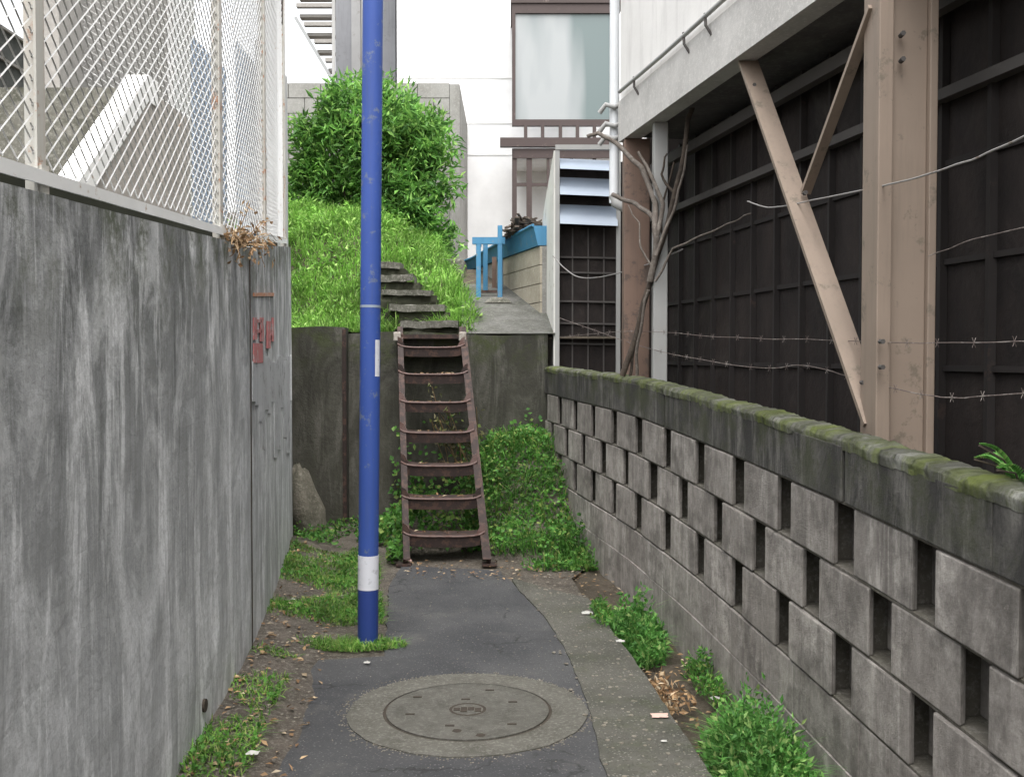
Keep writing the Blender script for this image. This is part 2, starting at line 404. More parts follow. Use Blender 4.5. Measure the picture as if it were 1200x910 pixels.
# ---------------------------------------------------------------- layout tables
LWX = [(-3, -.534), (3.43, -1.092), (4.62, -1.195), (5.76, -1.352), (7.0, -1.54), (7.85, -1.69)]
LWT = [(-3, 1.40), (1.94, 1.732), (4.24, 1.882), (4.7, 1.905), (5.76, 2.03), (7.85, 2.25)]
RWX = [(-3, 1.822), (3.39, 1.10), (4.06, 1.025), (4.65, .955), (5.21, .872), (6.1, .718), (7.11, .532), (8.6, .27)]
RWT = [(-3, .79), (2.41, 1.077), (3.32, 1.137), (4.67, 1.205), (6.12, 1.288), (8.7, 1.335)]
def path(tab, y0, y1, step=.06):
    """smoothed plan curve as list of (s, x, y)"""
    n = int((y1-y0)/step); out = []; s_ = 0; last = None
    for i in range(n+1):
        y = y0+(y1-y0)*i/n
        x = sum(lerp(tab, y+d) for d in (-.3, -.15, 0, .15, .3))/5
        if last: s_ += math.hypot(x-last[0], y-last[1])
        out.append((s_, x, y)); last = (x, y)
    return out
def ground_h(x, y):
    h = -.012+.006*nz(x, y, 3)
    lw = lerp(LWX, y)
    h += .07*sstep(.42, .0, x-lw)*(1 if y < 7.7 else 0)+.015*nz(x, y, 6, 2)*sstep(.5, .1, x-lw)
    rear = sstep(6.95, 8.5, y)
    h += rear*(.55*sstep(-.55, -.1, x)+.18*sstep(-1.15, -.75, x)+.02)
    return h
def bank_h(x, y):
    up = 1.62+1.5*sstep(8.75, 12.2, y)-.42*sstep(-1.7, -.75, x)*sstep(9.8, 12, y)
    xb = lerp([(8.6, -.32), (10, -.45), (12.9, -1.0)], y)
    k = sstep(xb-.12, xb+.08, x)                           # right part is the low landing
    low = 1.56+.29*(y-8.6)
    return up*(1-k)+min(low, 2.4)*k+.04*nz(x, y, 1.5)*(1-k)

# ================================================================ SETTING
g = MB(); g.face([(-400, -400, -.35), (400, -400, -.35), (400, 400, -.35), (-400, 400, -.35)])
struct(g.build('ground', M_soil))
# alley floor
RX = [(-3, .86), (3.0, .70), (3.43, .664), (4.2, .60), (5.0, .53), (5.96, .45), (6.6, .40), (6.9, .60), (8.7, .45)]   # gutter strip outer edge
g = MB()
def fl(u, v):
    y = -3+11.75*v; x0 = lerp(LWX, y)-.12; x1 = lerp(RX, y)-.02
    if y > 6.55: x1 = lerp([(6.55, .40), (7.1, .56), (8.7, .30)], y)
    x = x0+(x1-x0)*u
    return (x, y, ground_h(x, y))
g.grid(50, 160, fl); struct(g.build('dirt_verge', M_dirt, smooth=True))
# drain channel floor + inner side
g = MB(); g.grid(8, 90, lambda u, v: (lerp(RX, -3+10.1*v)-.03+u*(lerp(RWX, -3+10.1*v)+.05-lerp(RX, -3+10.1*v)+.03), -3+10.1*v, -.15+.05*nz(u*2, v*40, 1)+.05*u+.12*sstep(5.6, 6.9, -3+10.1*v)))
struct(g.build('drain_channel', M_soil, smooth=True))
def edge_poly(pts, z, thick, jag, seed, name, m, step=.05):
    P = []
    n = len(pts)
    for i in range(n):
        a, b = pts[i], pts[(i+1) % n]; L = (b-a).length; k = max(1, int(L/step))
        for q in range(k):
            p = a+(b-a)*q/k
            P.append(Vector((p.x+jag*nz(p.x, p.y, 7, seed)+jag*.6*nz(p.x, p.y, 25, seed), p.y+jag*nz(p.x, p.y, 7, seed+5), z)))
    g = MB(); g.face(P)
    k = len(P)
    g.mesh(P+[p-Vector((0, 0, thick)) for p in P], [(i, k+i, k+(i+1) % k, (i+1) % k) for i in range(k)])
    return struct(g.build(name, m))
V = lambda x, y: Vector((x, y, 0))
GG = lambda x, y: G(x, y)
road = [V(-.55, -3), V(.40, -3), V(.36, 2), GG(712, 910), GG(690, 822), GG(665, 762), GG(640, 722), GG(608, 690), GG(585, 668), GG(470, 662), GG(455, 690), GG(452, 768), GG(330, 775), GG(312, 812), GG(292, 905), V(-.78, 2)]
edge_poly(road, .0, .03, .018, 1, 'road', M_asph)
strip = [V(.36, -3), V(.86, -3), V(.70, 3.0), GG(830, 905), GG(762, 800), GG(722, 745), GG(690, 702), GG(640, 690), GG(600, 678), GG(606, 690), GG(638, 722), GG(663, 762), GG(688, 822), GG(710, 910), V(.35, 2)]
edge_poly(strip, .007, .16, .010, 9, 'gutter_strip', M_gut)
TH0 = .135
# upper banks
g = MB(); g.grid(70, 110, lambda u, v: (lambda x, y: (x, y, bank_h(x, y)))(-6+6.9*u, 8.63+8*v))
struct(g.build('bank', M_soil, smooth=True))
g = MB()
g.grid(1, 60, lambda u, v: (lerp(LWX, -3+10.85*v)-.19-5*u, -3+10.85*v, lerp(LWT, -3+10.85*v)+.03-.15*u))
g.hexa([(-6, -3, -.3), (-.75, -3, -.3), (-1.88, 7.9, -.3), (-6, 7.9, -.3)], [(-6, -3, 1.3), (-.75, -3, 1.3), (-1.88, 7.9, 1.95), (-6, 7.9, 1.95)])
g.hexa([(-6, 7.9, -.3), (-1.88, 7.9, -.3), (-1.92, 8.53, -.3), (-6, 8.53, -.3)], [(-6, 7.9, 1.95), (-1.88, 7.9, 1.95), (-1.92, 8.53, 1.7), (-6, 8.53, 1.7)])
g.hexa([(-40, 16.5, -.3), (40, 16.5, -.3), (40, 60, -.3), (-40, 60, -.3)], [(-40, 16.5, 3.1), (40, 16.5, 3.1), (40, 60, 5), (-40, 60, 5)])
struct(g.build('upper_ground', M_soil))
g = MB(); g.hexa([(2.0, -3, -.3), (7, -3, -.3), (7, 12, -.3), (.35, 12, -.3)], [(2.0, -3, .1), (7, -3, .1), (7, 12, .12), (.35, 12, .12)])
for i in range(40):  # raised fill added behind the block wall to block light from its holes
    ya, yb = -3+11.5*i/40, -3+11.5*(i+1)/40
    xa, xb = lerp(RWX, ya)+TH0, lerp(RWX, yb)+TH0
    za, zb = lerp(RWT, ya)-.2, lerp(RWT, yb)-.2
    g.hexa([(xa, ya, -.3), (xa+1.2, ya, -.3), (xb+1.2, yb, -.3), (xb, yb, -.3)], [(xa, ya, za), (xa+1.2, ya, za), (xb+1.2, yb, zb), (xb, yb, zb)])
struct(g.build('yard_ground_and_light_blocker', M_soil))
# concrete landing
g = MB(); g.grid(12, 20, lambda u, v: (-.42-.1*v+(.82-.06*v)*u, 8.60+1.9*v, bank_h(.1, 8.60+1.9*v)+.05))
struct(g.build('landing', M_landing))

# ================================================================ WALLS
def strip_wall(name, tab, top, y0, y1, m, side, thick, label, cat, zb=-.3, rough_=.006, parent=None, dz=0, nv=26):
    P = path(tab, y0, y1); g = MB(); n = len(P)-1
    def fr(u, v):
        s_, x, y = P[round(u*n)]; T = lerp(top, y)+dz; z = zb+(T-zb)*v
        return (x+side*0+rough_*nz(s_, z, 1.7, 4)+rough_*.5*nz(s_, z, 9, 1), y, z)
    g.grid(n, nv, fr, lambda u, v: (P[round(u*n)][0], (lerp(top, P[round(u*n)][2])+dz-zb)*(1-v)))
    g.grid(n, 1, lambda u, v: (P[round(u*n)][1]+side*thick*v+(rough_*nz(P[round(u*n)][0], lerp(top, P[round(u*n)][2])+dz, 1.7, 4)+rough_*.5*nz(P[round(u*n)][0], lerp(top, P[round(u*n)][2])+dz, 9, 1))*(1-v), P[round(u*n)][2], lerp(top, P[round(u*n)][2])+dz), lambda u, v: (P[round(u*n)][0], v*.1))
    g.grid(n, 1, lambda u, v: (P[round(u*n)][1]+side*thick, P[round(u*n)][2], zb+(lerp(top, P[round(u*n)][2])+dz-zb)*v), lambda u, v: (P[round(u*n)][0], 2*(1-v)))
    for q in (0, n):
        s_, x, y = P[q]; T = lerp(top, y)+dz
        g.mesh([(x, y, zb), (x+side*thick, y, zb), (x+side*thick, y, T), (x, y, T)], [(0, 1, 2, 3)], [(0, T-zb), (thick, T-zb), (thick, 0), (0, 0)])
    return g
wall = thing('retaining_wall', 'tall streaked grey concrete wall on the left carrying the chain link fence', 'wall', (lerp(LWX, 4), 4, 0))
strip_wall('wall', LWX, LWT, -3, 7.85, M_left, -1, .2, '', '').build('wall_face', M_left, wall, smooth=False)
g = MB(); P_ = path(LWX, -3, 7.84, .2)
for p_, q_ in zip(P_, P_[1:]):
    za, zb_ = lerp(LWT, p_[2])-.01, lerp(LWT, q_[2])-.01
    g.hexa([(p_[1]-.10, p_[2], za), (p_[1]-.19, p_[2], za), (q_[1]-.19, q_[2], zb_), (q_[1]-.10, q_[2], zb_)][::-1], [(p_[1]-.10, p_[2], za+.07), (p_[1]-.19, p_[2], za+.07), (q_[1]-.19, q_[2], zb_+.07), (q_[1]-.10, q_[2], zb_+.07)][::-1])
g.build('gap_shade_strip', M_rear, wall)  # added dark strip standing in for the shadow gap under the rail
# construction joint, weep hole, pale washes
def onwall(px, py, off=0.0):
    """point on the left wall's face seen at a photo pixel"""
    r = ray(px, py)
    best = None
    y = 1.0
    while y < 8:
        t_ = y/r.y
        if r.x*t_ <= lerp(LWX, y): best = y; break
        y += .005
    y = best or 7.8; t_ = y/r.y
    return Vector((lerp(LWX, y)+off, y, H+r.z*t_))
g = MB(); a, b = onwall(291, 300, .006), onwall(292, 770, .006)
g.tube([(a.x, a.y, a.z), (a.x+.001, a.y, 1), (a.x, a.y, .05)], .003, 6); g.build('joint', M_darkgap, wall)
g = MB(); p = onwall(238, 826); g.tube([p+Vector((-.01, 0, 0)), p+Vector((.010, 0, 0))], .024, 14); h_ = g.build('weep_hole', M_darkgap, wall)
# far buttress of the left wall (return at its end)
# painted sign remains
sg = thing('painted_notice', 'faded red painted notice peeling off the streaked concrete wall', 'notice', tuple(onwall(306, 385)))
def wallpatch(g, px0, px1, py0, py1, off, tilt=0):
    p = [onwall(px0, py0, off), onwall(px1, py0+tilt, off), onwall(px1, py1+tilt, off), onwall(px0, py1, off)]
    p[2].z = p[2].z; g.face(p)
    q = [v-Vector((off-.001, 0, 0)) for v in p]
    for i in range(4): g.face([p[i], p[(i+1) % 4], q[(i+1) % 4], q[i]])
g = MB(); rr_ = random.Random(4)
for k_ in range(13): wallpatch(g, 295+k_*3.7, 298.8+k_*3.7, 426-rr_.uniform(0, 12), 462+rr_.uniform(0, 80), .004); g.build('pale_ground', M_patch, sg)
g = MB()
for a in ((296, 307, 402, 425), (296, 300, 372, 398), (304, 308, 372, 400), (298, 306, 374, 378), (298, 306, 386, 390), (312, 316, 376, 408), (318, 320, 372, 400), (313, 320, 390, 393)): g = MB(); wallpatch(g, *a, .006); g.build('red_mark', M_red, sg)
g = MB(); wallpatch(g, 296, 320, 343, 347, .006); g.build('orange_line', M_orange, sg)
for k, (a, lab) in enumerate((((232, 241, 392, 410), 'lower pale square plaster scrap on the concrete wall'), ((234, 241, 358, 388), 'tall pale plaster strip on the concrete wall above the square scrap'))):
    pass

# right wall of pierced blocks
RP = path(RWX, -3, 8.58, .02)
def rp(s_):
    i = min(len(RP)-1, max(0, int(s_/RP[-1][0]*(len(RP)-1))))
    while i < len(RP)-1 and RP[i][0] < s_: i += 1
    while i > 0 and RP[i-1][0] > s_: i -= 1
    return RP[i][1], RP[i][2]
SL = RP[-1][0]; TH = .12
def wblock(g, s0, s1, d0, d1, off=0.0, th=TH, bottom=None, n=1):
    for k in range(n):
        a, b = s0+(s1-s0)*k/n, s0+(s1-s0)*(k+1)/n
        (xa, ya), (xb, yb) = rp(a), rp(b)
        Ta, Tb = lerp(RWT, ya), lerp(RWT, yb)
        za, zb = (Ta-d1, Tb-d1) if bottom is None else (bottom, bottom)
        B = [(xa+off, ya, za), (xa+off+th, ya+.013, za), (xb+off+th, yb+.013, zb), (xb+off, yb, zb)]
        T = [(xa+off, ya, Ta-d0), (xa+off+th, ya+.013, Ta-d0), (xb+off+th, yb+.013, Tb-d0), (xb+off, yb, Tb-d0)]
        dd = 1.2 if bottom is not None else d1
        uv = [(a, dd), (a+.3, dd), (b+.3, dd), (b, dd), (a, d0), (a+.3, d0), (b+.3, d0), (b, d0)]
        g.hexa(B, T, uv)
bw = thing('block_wall', 'pierced concrete block wall curving along the right, black at its coping', 'wall', (rp(SL*.6)[0], rp(SL*.6)[1], 0))
PITCHS = .522; HOLE = .135; COP = .028; CAP = .222; RH = .225
y_ref = 3.37
s_ref = next(s_ for s_, x, y in RP if y >= y_ref)
g = MB(); k = 0
s_ = 0
g2 = MB()
rb = random.Random(3)
while s_ < SL-.02:        # cap course and coping stones
    e = min(SL, s_+PITCHS*.82); wblock(g, s_+.002, e-.002, COP+.004, CAP-.003, rb.uniform(-.004, .002)); s_ = e
g.build('cap_course', M_cop, bw, bevel=.004)
g = MB(); n = 160
for q in range(n):
    a, b = SL*q/n, SL*(q+1)/n
def cp(u, v):
    s_ = SL*u; x, y = rp(s_); T = lerp(RWT, y)
    prof = [(-.001, -.045), (-.004, -.016), (.006, -.002), (.05, .004), (.10, .003), (.118, -.008), (.122, -.045)]
    f_ = v*6; i = min(5, int(f_)); q_ = f_-i; dx = prof[i][0]*(1-q_)+prof[i+1][0]*q_; dz = prof[i][1]*(1-q_)+prof[i+1][1]*q_
    return (x+dx+.006*nz(s_, v, 2.2)+.003*nz(s_, v*.12, 30), y, T+dz+.008*nz(s_, v*.12, 3)+.005*nz(s_, v*.12, 14)+.006*nz(s_, v*.12, 45))
g.grid(700, 24, cp, lambda u, v: (SL*u, .02+.05*abs(v-.4)))
g.build('coping', M_copm, bw, smooth=True)
g = MB(); mo = MB()
for row in range(3):
    d0 = CAP+row*RH; ph = 0 if row != 1 else .5
    c0 = s_ref+ph*PITCHS
    i0 = int((0-c0)/PITCHS)-1
    for i in range(i0, 60):
        a = c0+i*PITCHS+HOLE/2; b = a+PITCHS-HOLE
        a, b = max(a, .0), min(b, SL)
        if b-a < .05: continue
        of = rb.uniform(-.006, .005); q0, q1 = (.07 if a > .01 else 0), (.07 if b < SL-.01 else 0)
        wblock(g, a+.001, b-.001, d0+.005, d0+RH-.005, of, .022)
        wblock(g, a+.001, b-.001, d0+.005, d0+RH-.005, of+TH-.024, .022)
        if b-a > .2: wblock(mo, a+q0, b-q1, d0+.006, d0+RH-.006, of+.0225, TH-.047)
    wblock(mo, .0, SL, d0-.0045, d0+.0045, .007, TH-.014, n=200)
wblock(mo, .0, SL, CAP+3*RH-.0045, CAP+3*RH+.0045, .007, TH-.014, n=200)
g.build('pierced_blocks', M_block, bw, bevel=.005)
mo.build('mortar', M_mortar, bw)
g = MB(); s_ = .3
wblock(g, 0.002, .298, CAP+3*RH+.0052, 0, 0, TH, bottom=-.3)
while s_ < SL-.02:
    e = min(SL, s_+PITCHS*.82); wblock(g, s_+.001, e-.001, CAP+3*RH+.0052, CAP+3*RH+.2, rb.uniform(-.004, .003)); s_ = e
g.build('base_course', M_block, bw, bevel=.004)
g = MB(); wblock(g, .0, SL, CAP+3*RH+.203, 0, -.006, TH+.02, bottom=-.3, n=120); g.build('footing', M_block, bw)

# rear retaining wall
rw = thing('end_wall', 'dark mossy concrete wall across the alley end behind the steel steps', 'wall', (-.7, 8.6, 0))
def slab_wall(x0, x1, yf, yb, z0, ztop, m, name, parent, nx=40, nz_=24, rough_=.018):
    g = MB(); zt = lambda x: ztop if not callable(ztop) else ztop(x)
    g.grid(nx, nz_, lambda u, v: (x0+(x1-x0)*u, yf+rough_*nz(x0+(x1-x0)*u, z0+(zt(0)-z0)*v, 2.5, 8), z0+(zt(x0+(x1-x0)*u)-z0)*v), lambda u, v: (x0+(x1-x0)*u, (zt(0)-z0)*(1-v)))
    g.grid(nx, 1, lambda u, v: (x0+(x1-x0)*u, yf+(yb-yf)*v+(1-v)*rough_*nz(x0+(x1-x0)*u, zt(0), 2.5, 8), zt(x0+(x1-x0)*u)), lambda u, v: (x0+(x1-x0)*u, .03))
    for x in (x0, x1): g.mesh([(x, yf, z0), (x, yb, z0), (x, yb, zt(x)), (x, yf, zt(x))], [(0, 1, 2, 3)], [(0, 1.5), (.2, 1.5), (.2, 0), (0, 0)])
    return g.build(name, m, parent)
slab_wall(-1.375, .30, 8.6, 8.85, -.3, lambda x: 1.615+.012*math.sin(x*5)-.02*sstep(-.4, 0, x), M_rear, 'main_slab', rw)
slab_wall(-2.3, -1.38, 8.46, 8.85, -.3, lambda x: 1.655+.01*math.sin(x*7), M_rear, 'buttress_slab', rw)
g = MB(); g.box((-1.40, 8.445, 0), (-1.37, 8.475, 1.64)); g.build('corner_strip', M_rust, rw)

# ================================================================ MANHOLE
mc = V(-.176, 4.03)
mh = thing('manhole_cover', 'round worn manhole cover in a broad concrete collar set in the asphalt', 'manhole cover', (mc.x, mc.y, 0))
MB().disc(mc, .335, .474, .005, thick=.02, jag=.008).build('collar', M_collar, mh)
MB().disc(mc, .0, .336, -.006+.008).build('seat_ring', M_darkgap, mh)
MB().disc(mc, .0, .322, .008, thick=.008).build('lid', M_lid, mh)
lid = [o for o in mh.children if o.name.startswith('lid')][0]
g = MB()
for ang, r in ((100, .12), (255, .19), (320, .24), (200, .23), (20, .2), (150, .26), (65, .25)):
    a = R(ang+7*math.sin(ang)); g = MB(); g.box((mc.x+r*math.cos(a)-.018, mc.y+r*math.sin(a)-.007, .0085), (mc.x+r*math.cos(a)+.018, mc.y+r*math.sin(a)+.007, .0100)); g.build('cast_mark', M_darkgap, lid)
g = MB()
for dx in (-.042, -.014, .014, .042): g.box((mc.x+dx-.014, mc.y-.02-.3*abs(dx)*0+.01*math.sin(dx*90), .0085), (mc.x+dx+.012, mc.y+.028-.3*abs(dx), .010))
g.disc(mc, .062, .074, .0092, 20)
g.build('emblem', M_darkgap, lid)
g = MB()
for dx, dy in ((-.03, -.235), (.06, -.28)): g = MB(); g.disc(V(mc.x+dx, mc.y+dy), 0, .018, .0095, 14, jag=.006); g.build('key_hole', M_darkgap, lid)

# ================================================================ BLUE POLE
pb = G(431, 752); pt = at(437, 0, pb.y)
k = (pt.x-pb.x)/(pt.z-pb.z)
pp = lambda z: Vector((pb.x+k*z, pb.y, z))
pz = lambda py: at(431, py, pb.y-.05).z
pole = thing('blue_pole', 'tall slim bright blue steel pole standing in the alley beside the manhole', 'pole', tuple(pb))
MB().tube([pp(pz(692)), pp(1.2), pp(2.4), pp(3.8), pp(5.2)], .0495, 28).build('shaft', M_blue, pole, smooth=True)
MB().tube([pp(-.1), pp(.1), pp(pz(692)+.002)], .0505, 28).build('base_sleeve', M_navy, pole, smooth=True)
MB().tube([pp(pz(692)), pp(pz(652))], .0515, 28).build('white_band', M_stick, pole, smooth=True)
MB().tube([pp(pz(360)), pp(pz(357))], .0505, 28).build('thin_ring', M_louv, pole, smooth=True)
g = MB(); c0, c1 = pp(pz(441)), pp(pz(398))
vs = []
for a in range(-2, 3):
    th = R(-35+a*9); d = Vector((math.cos(th), math.sin(th), 0))*.0505; vs += [c0+d, c1+d]
g.mesh(vs, [(2*i, 2*i+2, 2*i+3, 2*i+1) for i in range(4)]); g.build('side_sticker', M_stick, pole, smooth=True)

# ================================================================ STEEL STEPS
st = thing('steel_steps', 'rusty open steel steps leaning against the end wall', 'steps', (-.42, 6.95, 0))
def sp(t_, x): return Vector((x, 6.92+1.72*t_, 1.62*t_))
xl = lambda t_: -.735+.0*t_-.02*t_ -.215*t_*0
XL0, XL1, XR0, XR1 = G(470, 662).x+.02, at(463, 390, 8.6).x+.02, G(577, 662).x-.02, at(547, 390, 8.6).x-.02
XL = lambda t_: XL0+(XL1-XL0)*t_
XR = lambda t_: XR0+(XR1-XR0)*t_
for X in (XL, XR):
    sgn = 1 if X is XL else -1
    g = MB(); g.bar(sp(0, X(0)), sp(1.0, X(1)), .012, .13); g.bar(sp(0, X(0)+sgn*.022)+Vector((0, -.045, .045)), sp(1.0, X(1)+sgn*.022)+Vector((0, -.045, .045)), .045, .008)
    g.build('stringer', M_rust, st)
    p = sp(0, X(0)); g = MB(); g.box((p.x-.05, p.y-.06, 0), (p.x+.05, p.y+.05, .012)); g.build('foot_plate', M_rust, st)
for i in range(7):
    t_ = .12+.135*i; p = sp(t_, 0); x0, x1 = XL(t_)+.005, XR(t_)-.005; w_ = x1-x0
    rs = random.Random(i)
    g = MB(); sag = .006+.010*rs.random()
    def tr(u, v, lift=0):
        x = x0+w_*u; e = abs(2*u-1)**4
        prof = [(-.09, -.078), (-.094, -.004), (-.088, .0), (.13, .0), (.132, -.05)]
        dy, dz = prof[round(v*4)]
        return (x, p.y+dy-.02*(1-e), p.z+dz-sag*(1-e)+.016*abs(2*u-1)**10)
    g.grid(20, 4, tr); o = g.build('tread', M_rust, st)
    g = MB(); g.tube([(lambda q: (q[0], q[1]-.004, q[2]+.002))(tr(u/20, .25)) for u in range(21)], .0075, 6); g.build('worn_nosing', M_rustl, o)
    for X, sg_ in ((x0, 1), (x1, -1)):
        g = MB(); g.hexa([(X+sg_*a-.004 if 0 else X+sg_*a, p.y+b, p.z+c) for a, b, c in ((0, -.10, -.0), (.06, -.10, -.0), (.06, -.088, -.0), (0, -.088, -.0))][::1], [(X+sg_*a, p.y+b, p.z+c) for a, b, c in ((0, -.10, .075), (.028, -.10, .06), (.028, -.088, .06), (0, -.088, .075))])
        g.build('gusset', M_rustl if rs.random() < .6 else M_rust, o)
# top sill of the steps
g = MB(); g.box((XL(1)-.01, 8.50, 1.565), (XR(1)+.01, 8.62, 1.60)); g.build('top_sill', M_rust, st)
for x in (XL(1)+.01, XR(1)-.01):
    g = MB(); g.box((x-.03, 8.475, 1.545), (x+.03, 8.535, 1.62)); g.build('end_block', M_stepl, st, bevel=.008)

# ================================================================ CONCRETE STEPS ABOVE
cs = thing('garden_steps', 'mossy uneven concrete steps climbing the grassy bank above the end wall', 'steps', (-.75, 8.7, 1.6))
for i, (pc, pw) in enumerate(((503, 68), (489, 64), (476, 58), (462, 46), (452, 34))):
    Y = 8.68+.31*i; z = 1.715+.155*i; xc = (pc-600)/1200*Y; w_ = pw/1200*Y
    g = MB(); rs = random.Random(i+20)
    a = rs.uniform(-.02, .02)
    h0 = .045+.02*rs.random(); z1 = z+rs.uniform(-.012, .012)
    g.grid(16, 6, lambda u, v: (xc+w_*(u-.5), Y+a*(1-2*u)+.36*v-.03*nz(u*4, i, 1.3)*(1-v), z+(z1-z)*u+.012*nz(u*3, v*3+i, 1.4)))
    g.grid(16, 1, lambda u, v: (xc+w_*(u-.5), Y+a*(1-2*u)-.03*nz(u*4, i, 1.3), z+(z1-z)*u+.012*nz(u*3, i, 1.4)-h0*v))
    g.grid(16, 1, lambda u, v: (xc+w_*(u-.5), Y+a*(1-2*u)-.03*nz(u*4, i, 1.3)+.08*v, z-h0))
    for sx_ in (-.5, .5): g.mesh([(xc+w_*sx_, Y+.03, z-h0), (xc+w_*sx_, Y+.36, z-h0), (xc+w_*sx_, Y+.36, z), (xc+w_*sx_, Y+.03, z)], [(0, 1, 2, 3)])
    g.build('tread', M_step, cs)
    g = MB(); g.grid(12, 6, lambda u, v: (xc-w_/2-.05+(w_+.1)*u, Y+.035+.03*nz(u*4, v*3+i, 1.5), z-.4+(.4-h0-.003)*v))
    g.box((xc-w_/2-.05, Y+.07, z-.4), (xc+w_/2+.05, Y+.36, z-h0-.004)); g.build('riser', M_rear, cs)  # risers darker than treads: their shade is put into the colour
Y = 11.0; p = at(520, 303, Y)
ls = MB(); ls.box((p.x-.28, Y, p.z-.3), (p.x+.22, Y+.7, p.z)); ls.build('landing_slab', M_step, cs, bevel=.02)

# ================================================================ LOW BLOCK WALL, BLUE RAIL, TRESTLE
lowpts = [(at(633, 300, 9.3).x, 9.3), (at(590, 300, 10.5).x, 10.5), (at(560, 300, 11.6).x, 11.6), (at(520, 300, 12.9).x, 12.9)]
lw_ = thing('low_block_wall', 'low tan block wall carrying the blue rail beside the landing', 'wall', (.2, 9.9, 1.8))
for i, m in ((0, M_tanb), (1, M_greyb), (2, M_greyb)):
    a, b = lowpts[i], lowpts[i+1]; dx = .14
    L = math.hypot(b[0]-a[0], b[1]-a[1]); g = MB()
    zt = 2.42
    nb = max(2, int(L/.4))
    for r_ in range(6):
        for q in range(nb+1):
            u0 = (q-.5*(r_ % 2))/nb; u1 = u0+1/nb; u0, u1 = max(0, u0)+.004, min(1, u1)-.004
            if u1 <= u0+.01: continue
            A = (a[0]+(b[0]-a[0])*u0, a[1]+(b[1]-a[1])*u0); B = (a[0]+(b[0]-a[0])*u1, a[1]+(b[1]-a[1])*u1)
            z0, z1 = zt-(r_+1)*.17+.004, zt-r_*.17-.004
            g.hexa([(A[0], A[1], z0), (A[0]+dx, A[1], z0), (B[0]+dx, B[1], z0), (B[0], B[1], z0)], [(A[0], A[1], z1), (A[0]+dx, A[1], z1), (B[0]+dx, B[1], z1), (B[0], B[1], z1)])
    g.build('block_course', m, lw_)
    g = MB(); g.hexa([(a[0]+.02, a[1], 1.4), (a[0]+dx-.02, a[1], 1.4), (b[0]+dx-.02, b[1], 1.4), (b[0]+.02, b[1], 1.4)], [(a[0]+.02, a[1], zt-.003), (a[0]+dx-.02, a[1], zt-.003), (b[0]+dx-.02, b[1], zt-.003), (b[0]+.02, b[1], zt-.003)])
    g.build('core', M_greyb, lw_)
br = thing('blue_rail', 'long faded sky blue metal trough lying along the low block wall', 'rail', (.2, 9.9, 2.42))
g = MB()
for i in range(3):
    a, b = lowpts[i], lowpts[i+1]
    g.hexa([(a[0]-.02, a[1], 2.423), (a[0]+.16, a[1], 2.423), (b[0]+.16, b[1], 2.423), (b[0]-.02, b[1], 2.423)], [(a[0]-.06, a[1], 2.60-.035*i), (a[0]+.20, a[1], 2.60-.035*i), (b[0]+.2, b[1], 2.60-.035*(i+1)), (b[0]-.06, b[1], 2.60-.035*(i+1))])
g.build('trough', M_bblue, br)
g = MB()
for i in range(3):
    a, b = lowpts[i], lowpts[i+1]; g.tube([(a[0]-.065, a[1], 2.605-.035*i), (b[0]-.065, b[1], 2.605-.035*(i+1))], .014, 8)
g.build('rim', M_bblue, br)
bx0, bx1 = at(561, 350, 10).x, at(586, 350, 10).x; zb = bank_h(0, 10)+.04
bs = thing('blue_stand', 'narrow sky blue metal frame stand with four legs on the concrete landing', 'stand', ((bx0+bx1)/2, 10, zb))
for x, y, h_ in ((bx0, 9.95, 0), (bx1, 9.95, .12), (bx0+.06, 10.22, 0), (bx1, 10.22, 0)):
    g = MB(); g.box((x-.023, y-.023, bank_h(.1, y)+.036), (x+.023, y+.023, zb+.56+h_)); g.build('leg', M_bblue, bs, bevel=.004)
g = MB(); g.box((bx0-.06, 9.925, zb+.50), (bx1+.05, 9.985, zb+.565)); g.box((bx0-.03, 9.99, zb+.505), (bx0+.02, 10.25, zb+.56)); g.box((bx1-.03, 9.99, zb+.505), (bx1+.02, 10.25, zb+.56)); g.build('top_frame', M_bblue, bs)
g = MB(); g.box((bx0+.026, 9.94, zb+.03), (bx1-.026, 9.965, zb+.055)); g.build('lower_rung', M_rust, bs)
# rusty post behind the stand
g = MB(); g.box((-.2, 10.32, 1.9), (-.155, 10.36, 2.42)); tag(g.build('rusty_post', M_rpost, loc=(-.18, 10.34, 1.9)), 'short rusty post standing behind the blue stand legs', 'post')
# grey flat slab stone on the landing
g = MB(); g.grid(10, 10, lambda u, v: (-.13+.26*(u-.5)*1.0, 9.72+.14*(v-.5), bank_h(.1, 9.72)+.04+.055*max(0, (1-(2*u-1)**4))*max(0, (1-(2*v-1)**4))))
tag(g.build('flat_stone', M_step, loc=(-.13, 9.72, bank_h(.1, 9.72)+.035), smooth=True), 'flat weathered stone lying in front of the blue stand', 'stone')
# rubbish heap on the rail
rp_ = MB(); rs = random.Random(5)
for k in range(90):
    u = rs.random(); x = .0+.30*(u-.5)+.12; y = 9.75+.35*rs.random(); z = 2.60+.20*rs.random()*(1-(2*u-1)**2)
    a = Vector((x, y, z)); d = Vector((rs.uniform(-1, 1), rs.uniform(-1, 1), rs.uniform(-.4, .4))).normalized()*rs.uniform(.04, .14)
    rp_.bar(a-d, a+d, rs.uniform(.015, .05), rs.uniform(.008, .02))
tag(rp_.build('scrap_heap', M_barkd, loc=(.12, 9.9, 2.6)), 'heap of brown rusty scrap piled on the blue trough', 'scrap')

